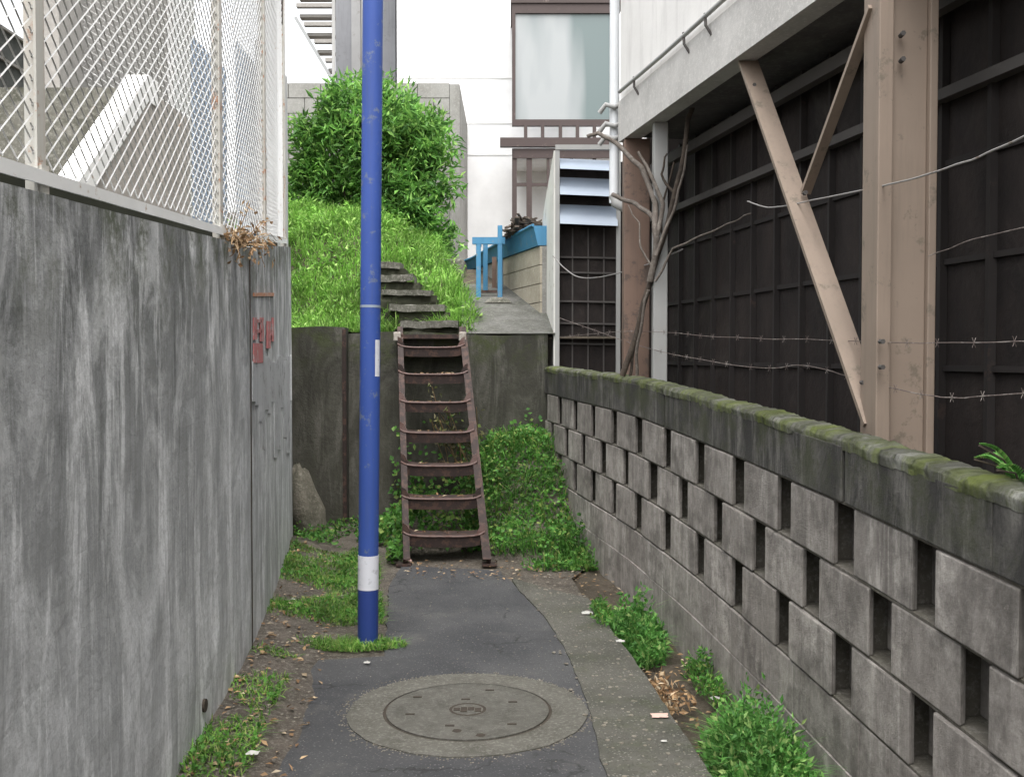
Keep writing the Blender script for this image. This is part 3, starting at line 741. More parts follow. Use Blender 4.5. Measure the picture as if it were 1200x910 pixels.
# ================================================================ LOUVRED SHED
SY = 8.61
q = lambda px, py, Y=SY: at(px, py, Y)
sh = thing('louvred_shed', 'narrow dark shed with pale blue slats and a white side board', 'shed', (q(690, 430).x, SY+.5, 0))
xa, xb = q(653, 400).x, q(727, 400).x
zt = q(690, 173).z; far = 10.25
xf, zf = at(631, 280, far).x, at(631, 282, far).z
g = MB(); g.hexa([(xf, far, .0), (xf+.03, far, .0), (xa+.0, SY+.02, .0), (xa-.03, SY+.02, 0)][::-1], [(xf, far, zf), (xf+.03, far, zf), (xa+.0, SY+.02, zt-.02), (xa-.03, SY+.02, zt-.02)][::-1])
g.build('side_board', M_shedw, sh)
for x in (xa, xb-.02):
    g = MB(); g.bar((x, SY, 0), (x, SY, zt), .035, .035); g.build('frame_post', M_gpost, sh)
g = MB(); g.bar((xa-.018, SY-.003, zt), (xb, SY-.003, zt), .04, .04); g.build('top_bar', M_gpost, sh)
for py0, py1 in ((184, 199), (206, 229), (238, 263)):
    z0, z1 = q(0, py1).z, q(0, py0).z
    g = MB(); g.hexa([(xa+.02, SY-.06, z0), (xb-.03, SY-.06, z0-.02), (xb-.03, SY-.05, z0-.02), (xa+.02, SY-.05, z0)], [(xa+.02, SY+.06, z1), (xb-.03, SY+.06, z1-.02), (xb-.03, SY+.07, z1-.02), (xa+.02, SY+.07, z1)])
    g.build('slat', M_louv, sh)
g = MB(); g.box((xa+.02, SY+.09, 0), (xb+1.4, SY+.12, zt-.1)); g.build('dark_lining', M_dark, sh)
g = MB()
for py in (300, 318, 352, 378, 402): g.bar((xa+.02, SY+.08, q(0, py).z), (xb, SY+.08, q(0, py).z-.01), .02, .015)
for u in (.25, .5, .75): g.bar((xa+(xb-xa)*u, SY+.082, 1.0), (xa+(xb-xa)*u, SY+.082, 2.5), .012, .012)
g.build('inner_rail', M_dbeam, sh)

# ================================================================ RIGHT HOUSE (overhanging upper storey)
EX = lambda y: 1.966-.1893*y       # eave plane
PX = lambda y: 2.016-.184*y        # post plane
WX = lambda y: 2.36-.184*y         # dark wall plane
rh = thing('overhanging_house', 'pale rendered upper storey overhanging dark boarding on brown posts', 'house', (2.6, 2, 0))
Y0, Y1, ZE = -4, 6.68, 2.8
g = MB(); g.hexa([(EX(Y0), Y0, ZE+.26), (EX(Y0)+6, Y0, ZE+.26), (EX(Y1)+6, Y1+1, ZE+.26), (EX(Y1), Y1, ZE+.26)], [(EX(Y0), Y0, 6.2), (EX(Y0)+6, Y0, 6.2), (EX(Y1)+6, Y1+1, 6.2), (EX(Y1), Y1, 6.2)])
g.build('upper_wall', M_upper, rh)
g = MB(); g.hexa([(EX(Y0)-.012, Y0, ZE), (EX(Y0)+.1, Y0, ZE), (EX(Y1)+.1, Y1+.012, ZE), (EX(Y1)-.012, Y1+.012, ZE)], [(EX(Y0)-.012, Y0, ZE+.262), (EX(Y0)+.1, Y0, ZE+.262), (EX(Y1)+.1, Y1+.012, ZE+.262), (EX(Y1)-.012, Y1+.012, ZE+.262)])
g.build('fascia', M_fascia, rh)
g = MB(); g.hexa([(EX(Y0)+.102, Y0, ZE+.03), (EX(Y0)+6, Y0, ZE+.03), (EX(Y1)+6, Y1+1, ZE+.03), (EX(Y1)+.102, Y1, ZE+.03)], [(EX(Y0)+.102, Y0, ZE+.25), (EX(Y0)+6, Y0, ZE+.25), (EX(Y1)+6, Y1+1, ZE+.25), (EX(Y1)+.102, Y1, ZE+.25)])
g.build('soffit', M_soffit, rh)
g = MB(); g.hexa([(EX(Y0)-.25, Y0-.2, 6.2), (EX(Y0)+6.2, Y0-.2, 6.2), (EX(Y1)+6.2, Y1+1.2, 6.2), (EX(Y1)-.25, Y1+.2, 6.2)], [(EX(Y0)-.25, Y0-.2, 6.32), (EX(Y0)+6.2, Y0-.2, 6.32), (EX(Y1)+6.2, Y1+1.2, 6.32), (EX(Y1)-.25, Y1+.2, 6.32)])
g.build('roof', M_roofd, rh)
g = MB(); ny = 150
g.grid(ny, 8, lambda u, v: (WX(-4+11.4*u)+.006*nz(u*60, v*5, 1), -4+11.4*u, ZE*v))
g.hexa([(WX(-4)+.05, -4, 0), (WX(-4)+5, -4, 0), (WX(7.4)+5, 7.4, 0), (WX(7.4)+.05, 7.4, 0)], [(WX(-4)+.05, -4, ZE), (WX(-4)+5, -4, ZE), (WX(7.4)+5, 7.4, ZE), (WX(7.4)+.05, 7.4, ZE)])
g.box((WX(7.4)-.02, 7.40, 0), (5, 7.5, 3.6)); g.build('board_wall', M_dark, rh)
g = MB(); y = -3.8
while y < 7.3:
    g.bar((WX(y)-.012, y, 0), (WX(y)-.012, y, ZE), .028, .03, up=(0, 1, 0)); y += .285
for z in (.5, .92, 1.35, 1.75, 2.12): g.bar((WX(-4)-.006, -4, z), (WX(7.35)-.006, 7.35, z+.02), .018, .022)
g.build('batten', M_batten, rh)
for dz, dx, s_ in ((2.69, -.1, .06), (2.38, -.04, .04)):
    g = MB(); g.bar((WX(-4)+dx, -4, dz), (WX(7.4)+dx, 7.4, dz), .05, s_); g.build('wall_beam', M_dbeam, rh)
def post(name, Y, w_, d_, m, z1=ZE, lbl=None):
    x = PX(Y); g = MB(); g.hexa([(x-w_/2, Y-d_/2, 0), (x+w_/2, Y-d_/2, 0), (x+w_/2, Y+d_/2, 0), (x-w_/2, Y+d_/2, 0)], [(x-w_/2, Y-d_/2, z1), (x+w_/2, Y-d_/2, z1), (x+w_/2, Y+d_/2, z1), (x-w_/2, Y+d_/2, z1)])
    o = g.build(name, m, rh, bevel=.006)
    if lbl: o['label'] = lbl
    return o
# big post: an H-section look, web between two flanges
Yp = 3.6; x = PX(Yp)
xw0, xw1 = at(1021, 300, Yp).x, at(1089, 300, Yp).x
g = MB(); g.box((xw0, Yp-.06, 0), (xw0+.05, Yp+.1, ZE+.02)); g.box((xw0+.05, Yp-.035, 0), (xw1-.028, Yp+.08, ZE+.02)); g.box((xw1-.028, Yp-.06, 0), (xw1, Yp+.1, ZE+.02))
g.build('post', M_bpost, rh, bevel=.004)['label'] = 'big beige brown post near the right edge'
post('post', 6.62, .165, .12, M_rpost, lbl='reddish brown post at the far corner')
post('post', 6.15, .085, .08, M_gpost, lbl='slim pale grey post beside the far corner')
post('post', 1.2, .19, .13, M_bpost); post('post', -1.2, .19, .13, M_bpost)
a, b = at(1018, 462, 3.72), at(880, 80, 4.75); a.x = PX(3.72)-.02; b.x = PX(4.75)+.02
a = at(1016, 470, 3.70); b = at(878, 78, 4.85)
g = MB(); d = (b-a).normalized()
g.bar(a-d*.1, b+d*.04, .02, .085, up=(1, 0, 0)); g.bar(a-d*.1+Vector((.035, .02, 0)), b+d*.04+Vector((.035, .02, 0)), .05, .022, up=(1, 0, 0)); g.build('brace', M_bpost, rh)
g = MB(); g.bar(at(944, 226, 4.3), at(1024, 8, 3.62), .02, .04, up=(1, 0, 0)); g.build('thin_brace', M_bpost, rh)
for px, py, Y_ in ((884, 100, 4.76), (944, 226, 4.14), (1012, 448, 3.68), (1034, 430, 3.50), (1034, 400, 3.50), (1058, 40, 3.53), (1058, 70, 3.53)):
    p = at(px, py, Y_); g = MB(); g.tube([p+Vector((-.002, -.012, 0)), p+Vector((0, .02, 0))], .009, 6); g.build('bolt', M_dbeam, rh)
# conduit along the upper wall, with clips
c0, c1 = (EX(6.66)-.03, 6.66, 3.1), (EX(-3)-.03, -3, 3.1)
g = MB(); g.tube([(EX(y)-.03, y, 3.1+.004*math.sin(y*3)) for y in [-3+i*.4 for i in range(25)]], .012, 8); g.build('conduit', M_gpost, rh, smooth=True)
for y in (6.3, 5.45, 5.15, 4.4, 3.6):
    g = MB(); g.tube([(EX(y)-.03, y, 3.115), (EX(y)-.03, y-.02, 3.05), (EX(y)-.002, y-.03, 3.0)], .008, 6); g.build('clip', M_dbeam, rh)
# white drain pipe with bend at far corner
X = at(720, 100, 6.8).x
g = MB(); g.tube([(X, 6.8, 6.2), (X, 6.8, 3.2), (X, 6.8, at(0, 238, 6.8).z)], .032, 14); g.build('drainpipe', M_pipe, rh, smooth=True)
g = MB(); zz = at(0, 238, 6.8).z; g.tube([(X, 6.8, zz+.05), (X+.01, 6.79, zz-.0), (X+.08, 6.76, zz-.04), (X+.2, 6.74, zz-.06)], .036, 12); g.build('pipe_elbow', M_gpost, rh, smooth=True)
for py in (128, 150, 165):
    zz = at(0, py, 6.8).z; g = MB(); g.tube([(X-.1, 6.78, zz-.03), (X-.06, 6.76, zz+.02), (X, 6.75, zz), (X+.06, 6.72, zz+.03)], .017, 8); g.build('pipe_bracket', M_gpost, rh, smooth=True)

# ================================================================ VINE BRANCHES
vn = thing('bare_vine', 'tangle of bare grey woody branches climbing the far corner post', 'vine', (.95, 6.3, 0))
def twig(pts, r0, r1, name, m):
    P = [at(*p) for p in pts]; out = []
    for i in range(len(P)-1):
        for k in range(5):
            t_ = k/5; out.append(P[i].lerp(P[i+1], t_)+Vector((nz(i+t_, r0*90, 1.3), nz(i+t_, 3, 1.3), nz(i+t_, 7, 1.3)))*.022)
    out.append(P[-1]); n = len(out)
    g = MB(); g.tube(out, [.68*(r0+(r1-r0)*i/(n-1)) for i in range(n)], 8); g.build(name, m, vn, smooth=True)
twig([(730, 440, 6.3), (752, 370, 6.2), (768, 310, 6.1), (790, 230, 6.0), (806, 150, 5.9), (812, 120, 5.9)], .028, .02, 'branch', M_barkd)
twig([(762, 330, 6.1), (770, 280, 6.05), (768, 240, 6.1), (752, 195, 6.2), (725, 172, 6.3), (700, 155, 6.4), (688, 160, 6.4)], .03, .017, 'branch', M_bark)
twig([(770, 275, 6.05), (776, 240, 6.05), (762, 205, 6.1), (748, 178, 6.15)], .022, .012, 'branch', M_bark)
twig([(765, 330, 6.05), (790, 292, 6.0), (820, 278, 5.8), (850, 262, 5.6), (880, 250, 5.4)], .012, .005, 'branch', M_bark)
twig([(718, 228, 6.5), (740, 238, 6.4), (760, 250, 6.2), (770, 262, 6.1)], .02, .022, 'branch', M_bark)
twig([(745, 440, 6.25), (748, 400, 6.2), (760, 340, 6.1)], .015, .012, 'branch', M_bark)
twig([(736, 442, 6.3), (746, 400, 6.25), (758, 350, 6.2), (772, 300, 6.15), (778, 250, 6.1), (790, 190, 6.0)], .014, .008, 'branch', M_barkd)
twig([(768, 300, 6.0), (786, 255, 6.0), (800, 215, 5.9), (806, 170, 5.9)], .016, .008, 'branch', M_bark)
twig([(764, 320, 6.1), (752, 290, 6.15), (748, 262, 6.2), (736, 240, 6.3)], .01, .005, 'branch', M_bark)
twig([(790, 230, 6.0), (776, 205, 6.05), (782, 180, 6.0)], .014, .008, 'branch', M_barkd)

# ================================================================ WIRES
def wire(pts, r, label, barbs=False, m=M_rwire):
    P = [at(*p) for p in pts]; out = []
    # catmull through points
    Q = [P[0]]+P+[P[-1]]
    for i in range(1, len(Q)-2):
        for k in range(8):
            t_ = k/8; a, b, c, d = Q[i-1], Q[i], Q[i+1], Q[i+2]
            out.append(.5*((2*b)+(c-a)*t_+(2*a-5*b+4*c-d)*t_*t_+(3*b-a-3*c+d)*t_**3)+Vector((0, 0, 1))*.004*nz(i+t_, pts[0][1], 3))
    out.append(P[-1])
    mid = out[len(out)//2]
    th = thing('barbed_wire' if barbs else 'wire', label, 'wire', tuple(mid), group='wires strung over the block wall')
    g = MB(); g.tube(out, r, 6); g.build('strand', m, th)
    if barbs:
        g = MB(); L = 0
        for i in range(1, len(out)):
            L += (out[i]-out[i-1]).length
            if L > .16:
                L = 0; p = out[i]
                g = MB()
                for s_ in (1, -1): g.tube([p-Vector((.006, 0, .014*s_)), p+Vector((.006, .004, .014*s_))], .001, 5)
                g.build('barb', m, th)
wire([(876, 236, 4.7), (905, 243, 4.5), (960, 233, 4.1), (1055, 213, 3.4), (1130, 190, 2.9), (1200, 160, 2.5), (1300, 110, 2.1)], .0032, 'pale thick wire rising across the brown post to the top right', m=M_dull)
wire([(648, 300, 7.9), (672, 322, 7.6), (700, 325, 7.3), (752, 312, 6.6), (800, 292, 6.0)], .004, 'sagging pale wire across the dark shed front', m=M_dull)
wire([(655, 395, 7.9), (740, 388, 6.4), (850, 395, 5.0), (960, 398, 4.1), (1080, 402, 3.3), (1250, 398, 2.5)], .0017, 'thin barbed wire strung mid height behind the coping', True)
wire([(655, 372, 7.9), (760, 408, 6.2), (880, 430, 4.8), (940, 428, 4.3), (1000, 442, 3.85), (1080, 462, 3.3), (1140, 465, 3.0), (1260, 454, 2.5)], .002, 'lowest barbed wire just above the mossy coping', True)
wire([(1088, 300, 3.3), (1150, 278, 2.9), (1260, 255, 2.4)], .0015, 'short faint wire right of the brown post')

# ================================================================ CHAIN LINK FENCE
fe = thing('chain_link_fence', 'rusty white chain link fence on top of the left concrete wall', 'fence', (-1.1, 4, 1.85))
FH = 2.0
def fp(y, h): return Vector((lerp(LWX, y)-.055, y, lerp(LWT, y)+h))
posts = [-2.6, -1.0, .55, 2.24, 4.24, 5.85, 7.74]
for y in posts:
    p0, p1 = fp(y, -.05), fp(y, FH+.04)
    p0.x -= .0
    g = MB(); g.box((p0.x+.015, p0.y-.02, p0.z+.05), (p0.x+.021, p0.y+.02, p1.z)); g.box((p0.x-.022, p0.y+.014, p0.z+.05), (p0.x+.0148, p0.y+.02, p1.z))
    g.box((p0.x+.01, p0.y-.012, p0.z+.02), (p0.x+.026, p0.y+.024, p0.z+.12)); g.build('post', M_postw, fe)
for a, b in zip(posts, posts[1:]):
    ys = [a+(b-a)*i/4 for i in range(5)]
    g = MB()
    for q0, q1 in zip(ys, ys[1:]): g.bar(fp(q0, .040)+Vector((.030, 0, 0)), fp(q1, .040)+Vector((.030, 0, 0)), .006, .030); g.bar(fp(q0, .0525)+Vector((.012, 0, 0)), fp(q1, .0525)+Vector((.012, 0, 0)), .03, .005)
    g.build('bottom_rail', M_postw2, fe)
    g = MB(); g.bar(fp(a, FH), fp(b, FH), .035, .035); g.build('top_rail', M_postw, fe)
    # mesh: crossing wires woven in a shallow zigzag
    g = MB(); L = b-a; pitch = .078
    for sgn in (1, -1):
        u = -FH*1.5
        while u < L+FH:
            s0, s1 = (u, u+FH*1.45) if sgn > 0 else (u+FH*1.45, u)
            # line from (s0, .07) to (s1, FH)
            pts = []; ta, tb = sorted(((0-s0)/(s1-s0), (L-s0)/(s1-s0))); ta, tb = max(0, ta), min(1, tb)
            for k in range(9):
                if tb-ta < .01: break
                t_ = ta+(tb-ta)*k/8; s_ = s0+(s1-s0)*t_; h = .07+(FH-.07)*t_
                pts.append(fp(a+s_, h)+Vector((.002*sgn, 0, 0)))
            if len(pts) > 1: g.tube([pts[0], *pts[1:-1], pts[-1]], .0022, 4, cap=False)
            u += pitch
    g.build('mesh_panel', M_wire, fe)
# loose rusty edge wire at far end
g = MB(); g.tube([fp(7.82, .02), fp(7.83, .7), fp(7.8, 1.25), fp(7.86, 1.45), fp(7.72, 1.75), fp(7.7, 2.05)], .012, 8); g.build('end_rod', M_rust, fe, smooth=True)
# return panel running left from the far corner
g = MB(); g2 = MB()
c = fp(7.78, 0)
for sgn in (1, -1):
    u = -3.0
    while u < 1.7:
        pts = []
        for k in range(33):
            t_ = k/32; s_ = (u+2.9*t_) if sgn > 0 else (u+2.9*(1-t_)); h = .07+(FH-.07)*t_
            if 0 <= s_ <= 1.6: pts.append(Vector((c.x-s_, c.y+.1*s_, c.z+h)))
        if len(pts) > 1: g.tube(pts, .0022, 4, cap=False)
        u += .078
g.build('mesh_panel', M_wire, fe)
g = MB(); g.bar((c.x, c.y, c.z+FH), (c.x-1.6, c.y+.16, c.z+FH), .035, .035); g.build('top_rail', M_postw, fe)

# ================================================================ LEFT BACKDROP behind the fence
sx = -2.25
def onx(px, py, X):
    r = ray(px, py); t_ = X/r.x; return Vector((X, r.y*t_, H+r.z*t_))
ss = thing('outdoor_staircase', 'pebbledashed concrete staircase with a white sloping edge behind the fence', 'staircase', (sx, 5.7, 1.8))
a, b = onx(62, 255, sx), onx(172, 88, sx)
dn = Vector((0, 0, 1))
g = MB(); wv = .16
g.hexa([a+Vector((-.12, 0, -wv)), a+Vector((.012, 0, -wv)), b+Vector((.012, 0, -wv)), b+Vector((-.12, 0, -wv))][::-1][::-1], [a+Vector((-.12, 0, .0)), a+Vector((.012, 0, .0)), b+Vector((.012, 0, .0)), b+Vector((-.12, 0, .0))])
g.hexa([b+Vector((-.12, .001, -wv)), b+Vector((.012, .001, -wv)), b+Vector((.012, .16, -wv)), b+Vector((-.12, .16, -wv))], [b+Vector((-.12, .001, 0)), b+Vector((.012, .001, 0)), b+Vector((.012, .16, 0)), b+Vector((-.12, .16, 0))])
g.build('stringer', M_white, ss)
g = MB()
g.hexa([(sx-1.0, a.y, 1.4), (sx, a.y, 1.4), (sx, b.y, 1.4), (sx-1.0, b.y, 1.4)], [(sx-1.0, a.y, a.z-.1), (sx, a.y, a.z-.1), (sx, b.y, b.z-.1), (sx-1, b.y, b.z-.1)])
g.box((sx-1.0, b.y+.001, 1.4), (sx, onx(222, 100, sx).y, b.z-.08)); g.build('side_wall', M_stairs, ss)
g = MB(); n = 8
for i in range(n):
    y0 = a.y+(b.y-a.y)*i/n; z = a.z+(b.z-a.z)*(i+1)/n-.12; g.box((sx-1.0, y0, z-.14), (sx-.125, y0+(b.y-a.y)/n*1.02, z))
g.build('step', M_step, ss)
# tall grey brown building wall
gx = -3.3
y0, y1 = onx(70, 100, gx).y, onx(196, 100, gx).y
g = MB(); g.box((gx-.25, y0, 1.2), (gx, y1, 7.5)); tag(g.build('rendered_wall', M_gbrown, loc=(gx-.1, (y0+y1)/2, 1.2)), 'tall grey brown rendered building wall rising behind the staircase', 'wall')
g = MB(); y2 = onx(222, 100, gx).y; g.box((gx-.1, y1+.01, 1.2), (gx+.06, y2, 6.8)); tag(g.build('pale_pillar', M_palew, loc=(gx, (y1+y2)/2, 1.2)), 'tall pale pillar between the brown wall and the blue sheet', 'pillar')
def corr(name, px0, px1, py, X, m, label, cat):
    A, B = onx(px0, py, X), onx(px1, py, X); n = int((B.y-A.y)/.02)
    g = MB(); g.grid(n, 1, lambda u, v: (X+.014*math.sin((A.y+(B.y-A.y)*u)/.076*2*math.pi), A.y+(B.y-A.y)*u, 1.3+(A.z-1.3)*v))
    o = g.build(name, m, loc=(X, (A.y+B.y)/2, 1.3)); s_ = o.modifiers.new('solid', 'SOLIDIFY'); s_.thickness = .006
    return tag(o, label, cat)
corr('corrugated_sheet', 224, 264, 42, -2.5, M_bsheet, 'blue corrugated sheet standing behind the fence left of the slim post', 'sheet')
corr('corrugated_sheet', 276, 300, 48, -2.4, M_bsheet, 'narrow blue grey corrugated sheet between the two slim fence posts', 'sheet')
corr('corrugated_sheet', 300, 336, 46, -2.3, M_gsheet, 'grey corrugated sheet behind the far end of the fence', 'sheet')
# low dark roofed shed on far left
ds = thing('dark_outhouse', 'low dark grey outhouse with ribbed siding at the far left behind the fence', 'outhouse', (-5.2, 9.6, 0))
dx = -4.9; A, B = onx(-60, 20, dx), onx(75, 60, dx)
g = MB(); zt2 = (onx(0, 38, dx).z+onx(60, 58, dx).z)/2; g.box((dx-2, A.y-2, 0), (dx, B.y+1, zt2)); g.build('wall', M_roofd, ds)
g = MB()
for i in range(10): g.box((dx, A.y-2, zt2-.02-.3*i-.025), (dx+.03, B.y+1, zt2-.02-.3*i))
g.build('siding_rib', M_gbrown, ds)

# ================================================================ REAR BUILDINGS
# block wall behind the bush
A, B = at(300, 97, 13.6), at(527, 97, 13.6)
hw = thing('high_block_wall', 'high weathered grey block wall behind the bush', 'wall', ((A.x+B.x)/2, 13.6, 2.9))
g = MB(); nb = 6; W = B.x-A.x
for r_ in range(13):
    for q_ in range(nb+1):
        u0 = (q_-.5*(r_ % 2))/nb; u1 = u0+1/nb; u0, u1 = max(0, u0), min(1, u1)
        if u1 <= u0+.01: continue
        g.box((A.x+W*u0+.005, 13.6+rnd.uniform(0, .006), A.z-(r_+1)*.2+.005), (A.x+W*u1-.005, 13.75, A.z-r_*.2-.005))
g.build('blocks', M_greyb, hw)
g = MB(); g.box((A.x, 13.62, 2.3), (B.x-.002, 13.74, A.z-.006)); g.build('mortar_core', M_landing, hw)
g = MB(); g.box((B.x+.001, 13.6, 2.3), (B.x+.13, 16, A.z-.02)); g.build('return_wall', M_greyb, hw)
# white house
HY = 16
A = at(465, 0, HY)
wh = thing('white_house', 'bright white rendered house with a frosted bay window and brown grille', 'house', (2, HY, 3))
g = MB(); g.box((A.x, HY, 2.4), (7, HY+6, 9.2)); g.build('wall', M_rearw, wh)
g = MB()
for py in (92, 145, 182): z = at(500, py, HY).z; g.box((A.x+.02, HY-.006, z-.008), (0, HY+.002, z+.008))
g.build('seam', M_palew, wh)
g = MB(); g.box((A.x-.3, HY-.35, 9.2), (7.3, HY+6.3, 9.4)); g.build('roof', M_roofd, wh)
BY = 14.9; q2 = lambda px, py: at(px, py, BY)
x0, x1 = q2(600, 0).x, q2(722, 0).x; zt = q2(0, 4).z; zm = q2(0, 140).z; zb_ = q2(0, 252).z
bay = MB(); bay.box((x0, BY, zt-.14), (x1, BY+.08, zt)); bay.box((x0, BY, zm), (x0+.05, BY+.08, zt-.14)); bay.box((x0, BY, zm-.09), (x1, BY+.08, zm)); bay.box((x1-.05, BY, zm), (x1, BY+.08, zt-.14))
wf = bay.build('window', M_brown, wh)
g = MB(); g.box((x0+.05, BY+.03, zm), (x1-.05, BY+.05, zt-.14)); g.build('pane', M_frost, wf)
g = MB(); g.box((x0-.02, BY-.02, zt+.0), (x1+.1, BY+1.1, zt+.05)); g.build('lintel', M_brown, wf)
g = MB()
za = q2(0, 162).z; zb2 = q2(0, 174).z
g.box((q2(586, 0).x, BY-.05, zb2+.02), (x1, BY+.06, za)); g.box((x0+.02, BY-.01, zb2-.14), (x1, BY+.03, zb2))
g.build('sill_beam', M_brown, wh)
for px in (614, 634, 655, 675, 695):
    g = MB(); g.box((q2(px, 0).x, BY, za), (q2(px, 0).x+.05, BY+.05, zm-.09)); g.build('baluster', M_brown, wh)
g = MB()
for px, w_ in ((600, .07), (617, .08), (641, .04), (668, .05), (695, .05)): g.box((q2(px, 0).x, BY+.005, zb_-.4), (q2(px, 0).x+w_, BY+.05, zb2-.0))
z = q2(0, 216).z; g.box((x0+.07, BY+.01, z-.025), (x1, BY+.045, z+.025)); g.build('grille', M_brown, wh)
g = MB(); g.box((x0+.02, BY+.052, zb2-.13), (x1, HY, zb2-.05)); g.build('bay_floor', M_rearw, wh)
# grey tower
A, B = at(393, 0, 18), at(463, 0, 18)
tw = thing('grey_tower', 'plain dark grey stair tower rising above the bush', 'tower', ((A.x+B.x)/2, 18, 3))
g = MB(); g.box((A.x, 18, 2.5), (B.x, 20, 10.5)); g.build('wall', M_tower, tw)
g = MB(); x = at(412, 0, 18).x; g.box((x, 17.96, 4), (x+.16, 18.0, 10)); g.build('pale_strip', M_gsheet, tw)
g = MB(); x = at(424, 0, 18).x; g.box((x, 17.94, 4), (x+.07, 17.995, 10)); g.build('downpipe', M_gpost, tw)
# exterior metal stair
es = thing('metal_stair', 'open metal stair flight against the white sky beside the grey tower', 'stair', (at(370, 0, 17).x, 17, 3))
EY = 17.0; e = lambda px, py, Y=EY: at(px, py, Y)
g = MB(); g.bar(e(347, 22), e(392, 98), .05, .17, up=(0, 1, 0)); d_ = (e(347, 22)-e(392, 98)); g.build('stringer', M_rail2, es)
g = MB(); g.bar(e(391, 100), e(391, -60), .05, .05); g.build('post', M_gpost, es)
for py0, px0 in ((-16, 346), (6, 347), (28, 356), (48, 368), (70, 381)):
    g = MB(); A, B = e(px0, py0), e(390, py0)
    g.box((A.x, EY, A.z-.03), (B.x, EY+.1, A.z+.03)); g.box((A.x+.03, EY+.12, A.z-.16), (B.x, EY+.3, A.z-.11)); g.build('tread', M_gbrown, es)

# ================================================================ FOLIAGE
UP = Vector((0, 0, 1))
def rdir(r, up=0.0):
    v = Vector((r.gauss(0, 1), r.gauss(0, 1), r.gauss(0, 1)+up)); return v.normalized()
bu = thing('round_bush', 'big round leafy green bush in front of the high block wall', 'bush', (-1.75, 12.6, 2.9))
r = random.Random(11); g = MB()
cx_, cy_, cz_ = at(436, 180, 12.6); cl = []
for i in range(120):
    d = rdir(r); k = r.random()**.33
    p = Vector((cx_+d.x*.84*k, cy_+d.y*.62*k, cz_-.06+d.z*1.0*k))
    if d.z < 0: p.x += .08
    cl.append((p, d))
for i in range(22): cl.append((Vector((cx_+.0+r.random()*.85, cy_-.45, cz_-.45-r.random()*.85)), Vector((.3, -.5, -.4))))
for i in range(26): cl.append((Vector((cx_+r.uniform(.1, .98), cy_-.25-.3*r.random(), cz_+.35-1.6*r.random())), Vector((.5, -.5, -.1))))
for i in range(12): cl.append((Vector((cx_-r.uniform(.5, .95), cy_-.2, cz_+.3-.9*r.random())), Vector((-.5, -.5, .1))))
for i in range(9): cl.append((Vector((cx_-.5-r.random()*.42, cy_-.2, cz_-.1-r.random()*.85)), Vector((-.3, -.5, 0))))
for p, d in cl:
    for k in range(120):
        o_ = rdir(r)*.22*r.random()**.5; q_ = p+o_
        dd = (d*.6+rdir(r)+Vector((0, -.1, .12))).normalized()
        g.leaf(q_, dd, rdir(r, 1.4), r.uniform(.05, .17), r.uniform(.018, .05))
g.build('foliage', M_bush, bu)
g = MB()
for i in range(9):
    a_ = Vector((-1.75+r.uniform(-.1, .1), 12.6, 2.7)); b2 = cl[r.randrange(90)][0]
    g.tube([a_, a_.lerp(b2, .5)+Vector((r.uniform(-.1, .1), 0, .1)), b2], [.03, .02, .008], 6)
g.build('stem', M_barkd, bu, smooth=True)

def grass_patch(name, m, n, spot, hfun, L, W, r, droop=(.1, .5), lean=.5):
    g = MB()
    for i in range(n):
        s_ = spot(r)
        if s_ is None: continue
        x, y, k = s_
        d = Vector((r.gauss(0, lean), r.gauss(0, lean), 1)).normalized()
        g.blade(Vector((x, y, hfun(x, y)-.005)), d, r.uniform(*L)*k, r.uniform(*W), r.uniform(*droop))
    return g.build(name, m)
# grass on the upper bank
def sp1(r):
    y = 8.66+4.2*r.random()**1.1; x = r.uniform(-3.0, lerp([(8.6, -.3), (10, -.43), (12.9, -.98)], y))
    for i in range(5):
        Y = 8.68+.31*i
        if Y-.12 < y < Y+.34:
            pc, pw = ((503, 68), (489, 64), (476, 58), (462, 46), (452, 34))[i]
            xc = (pc-600)/1200*Y; w_ = pw/1200*Y/2
            if xc-w_*.5 < x < xc+w_*.55 and r.random() < .93: return None
    if y < 9.1 and -1.0 < x < -.42: return None
    k = .55+.75*max(0, nz(x, y, 1.8, 3)+.45)
    if y < 8.8: k *= .7
    if -1.25 < x < -.3 and y < 10.2: k *= 1.45
    return x, y, k
o = grass_patch('grass', M_grass, 26000, sp1, bank_h, (.09, .22), (.006, .013), r, (.2, .8), .55)
tag(o, 'bright green long grass covering the bank above the end wall', 'grass', kind='stuff')
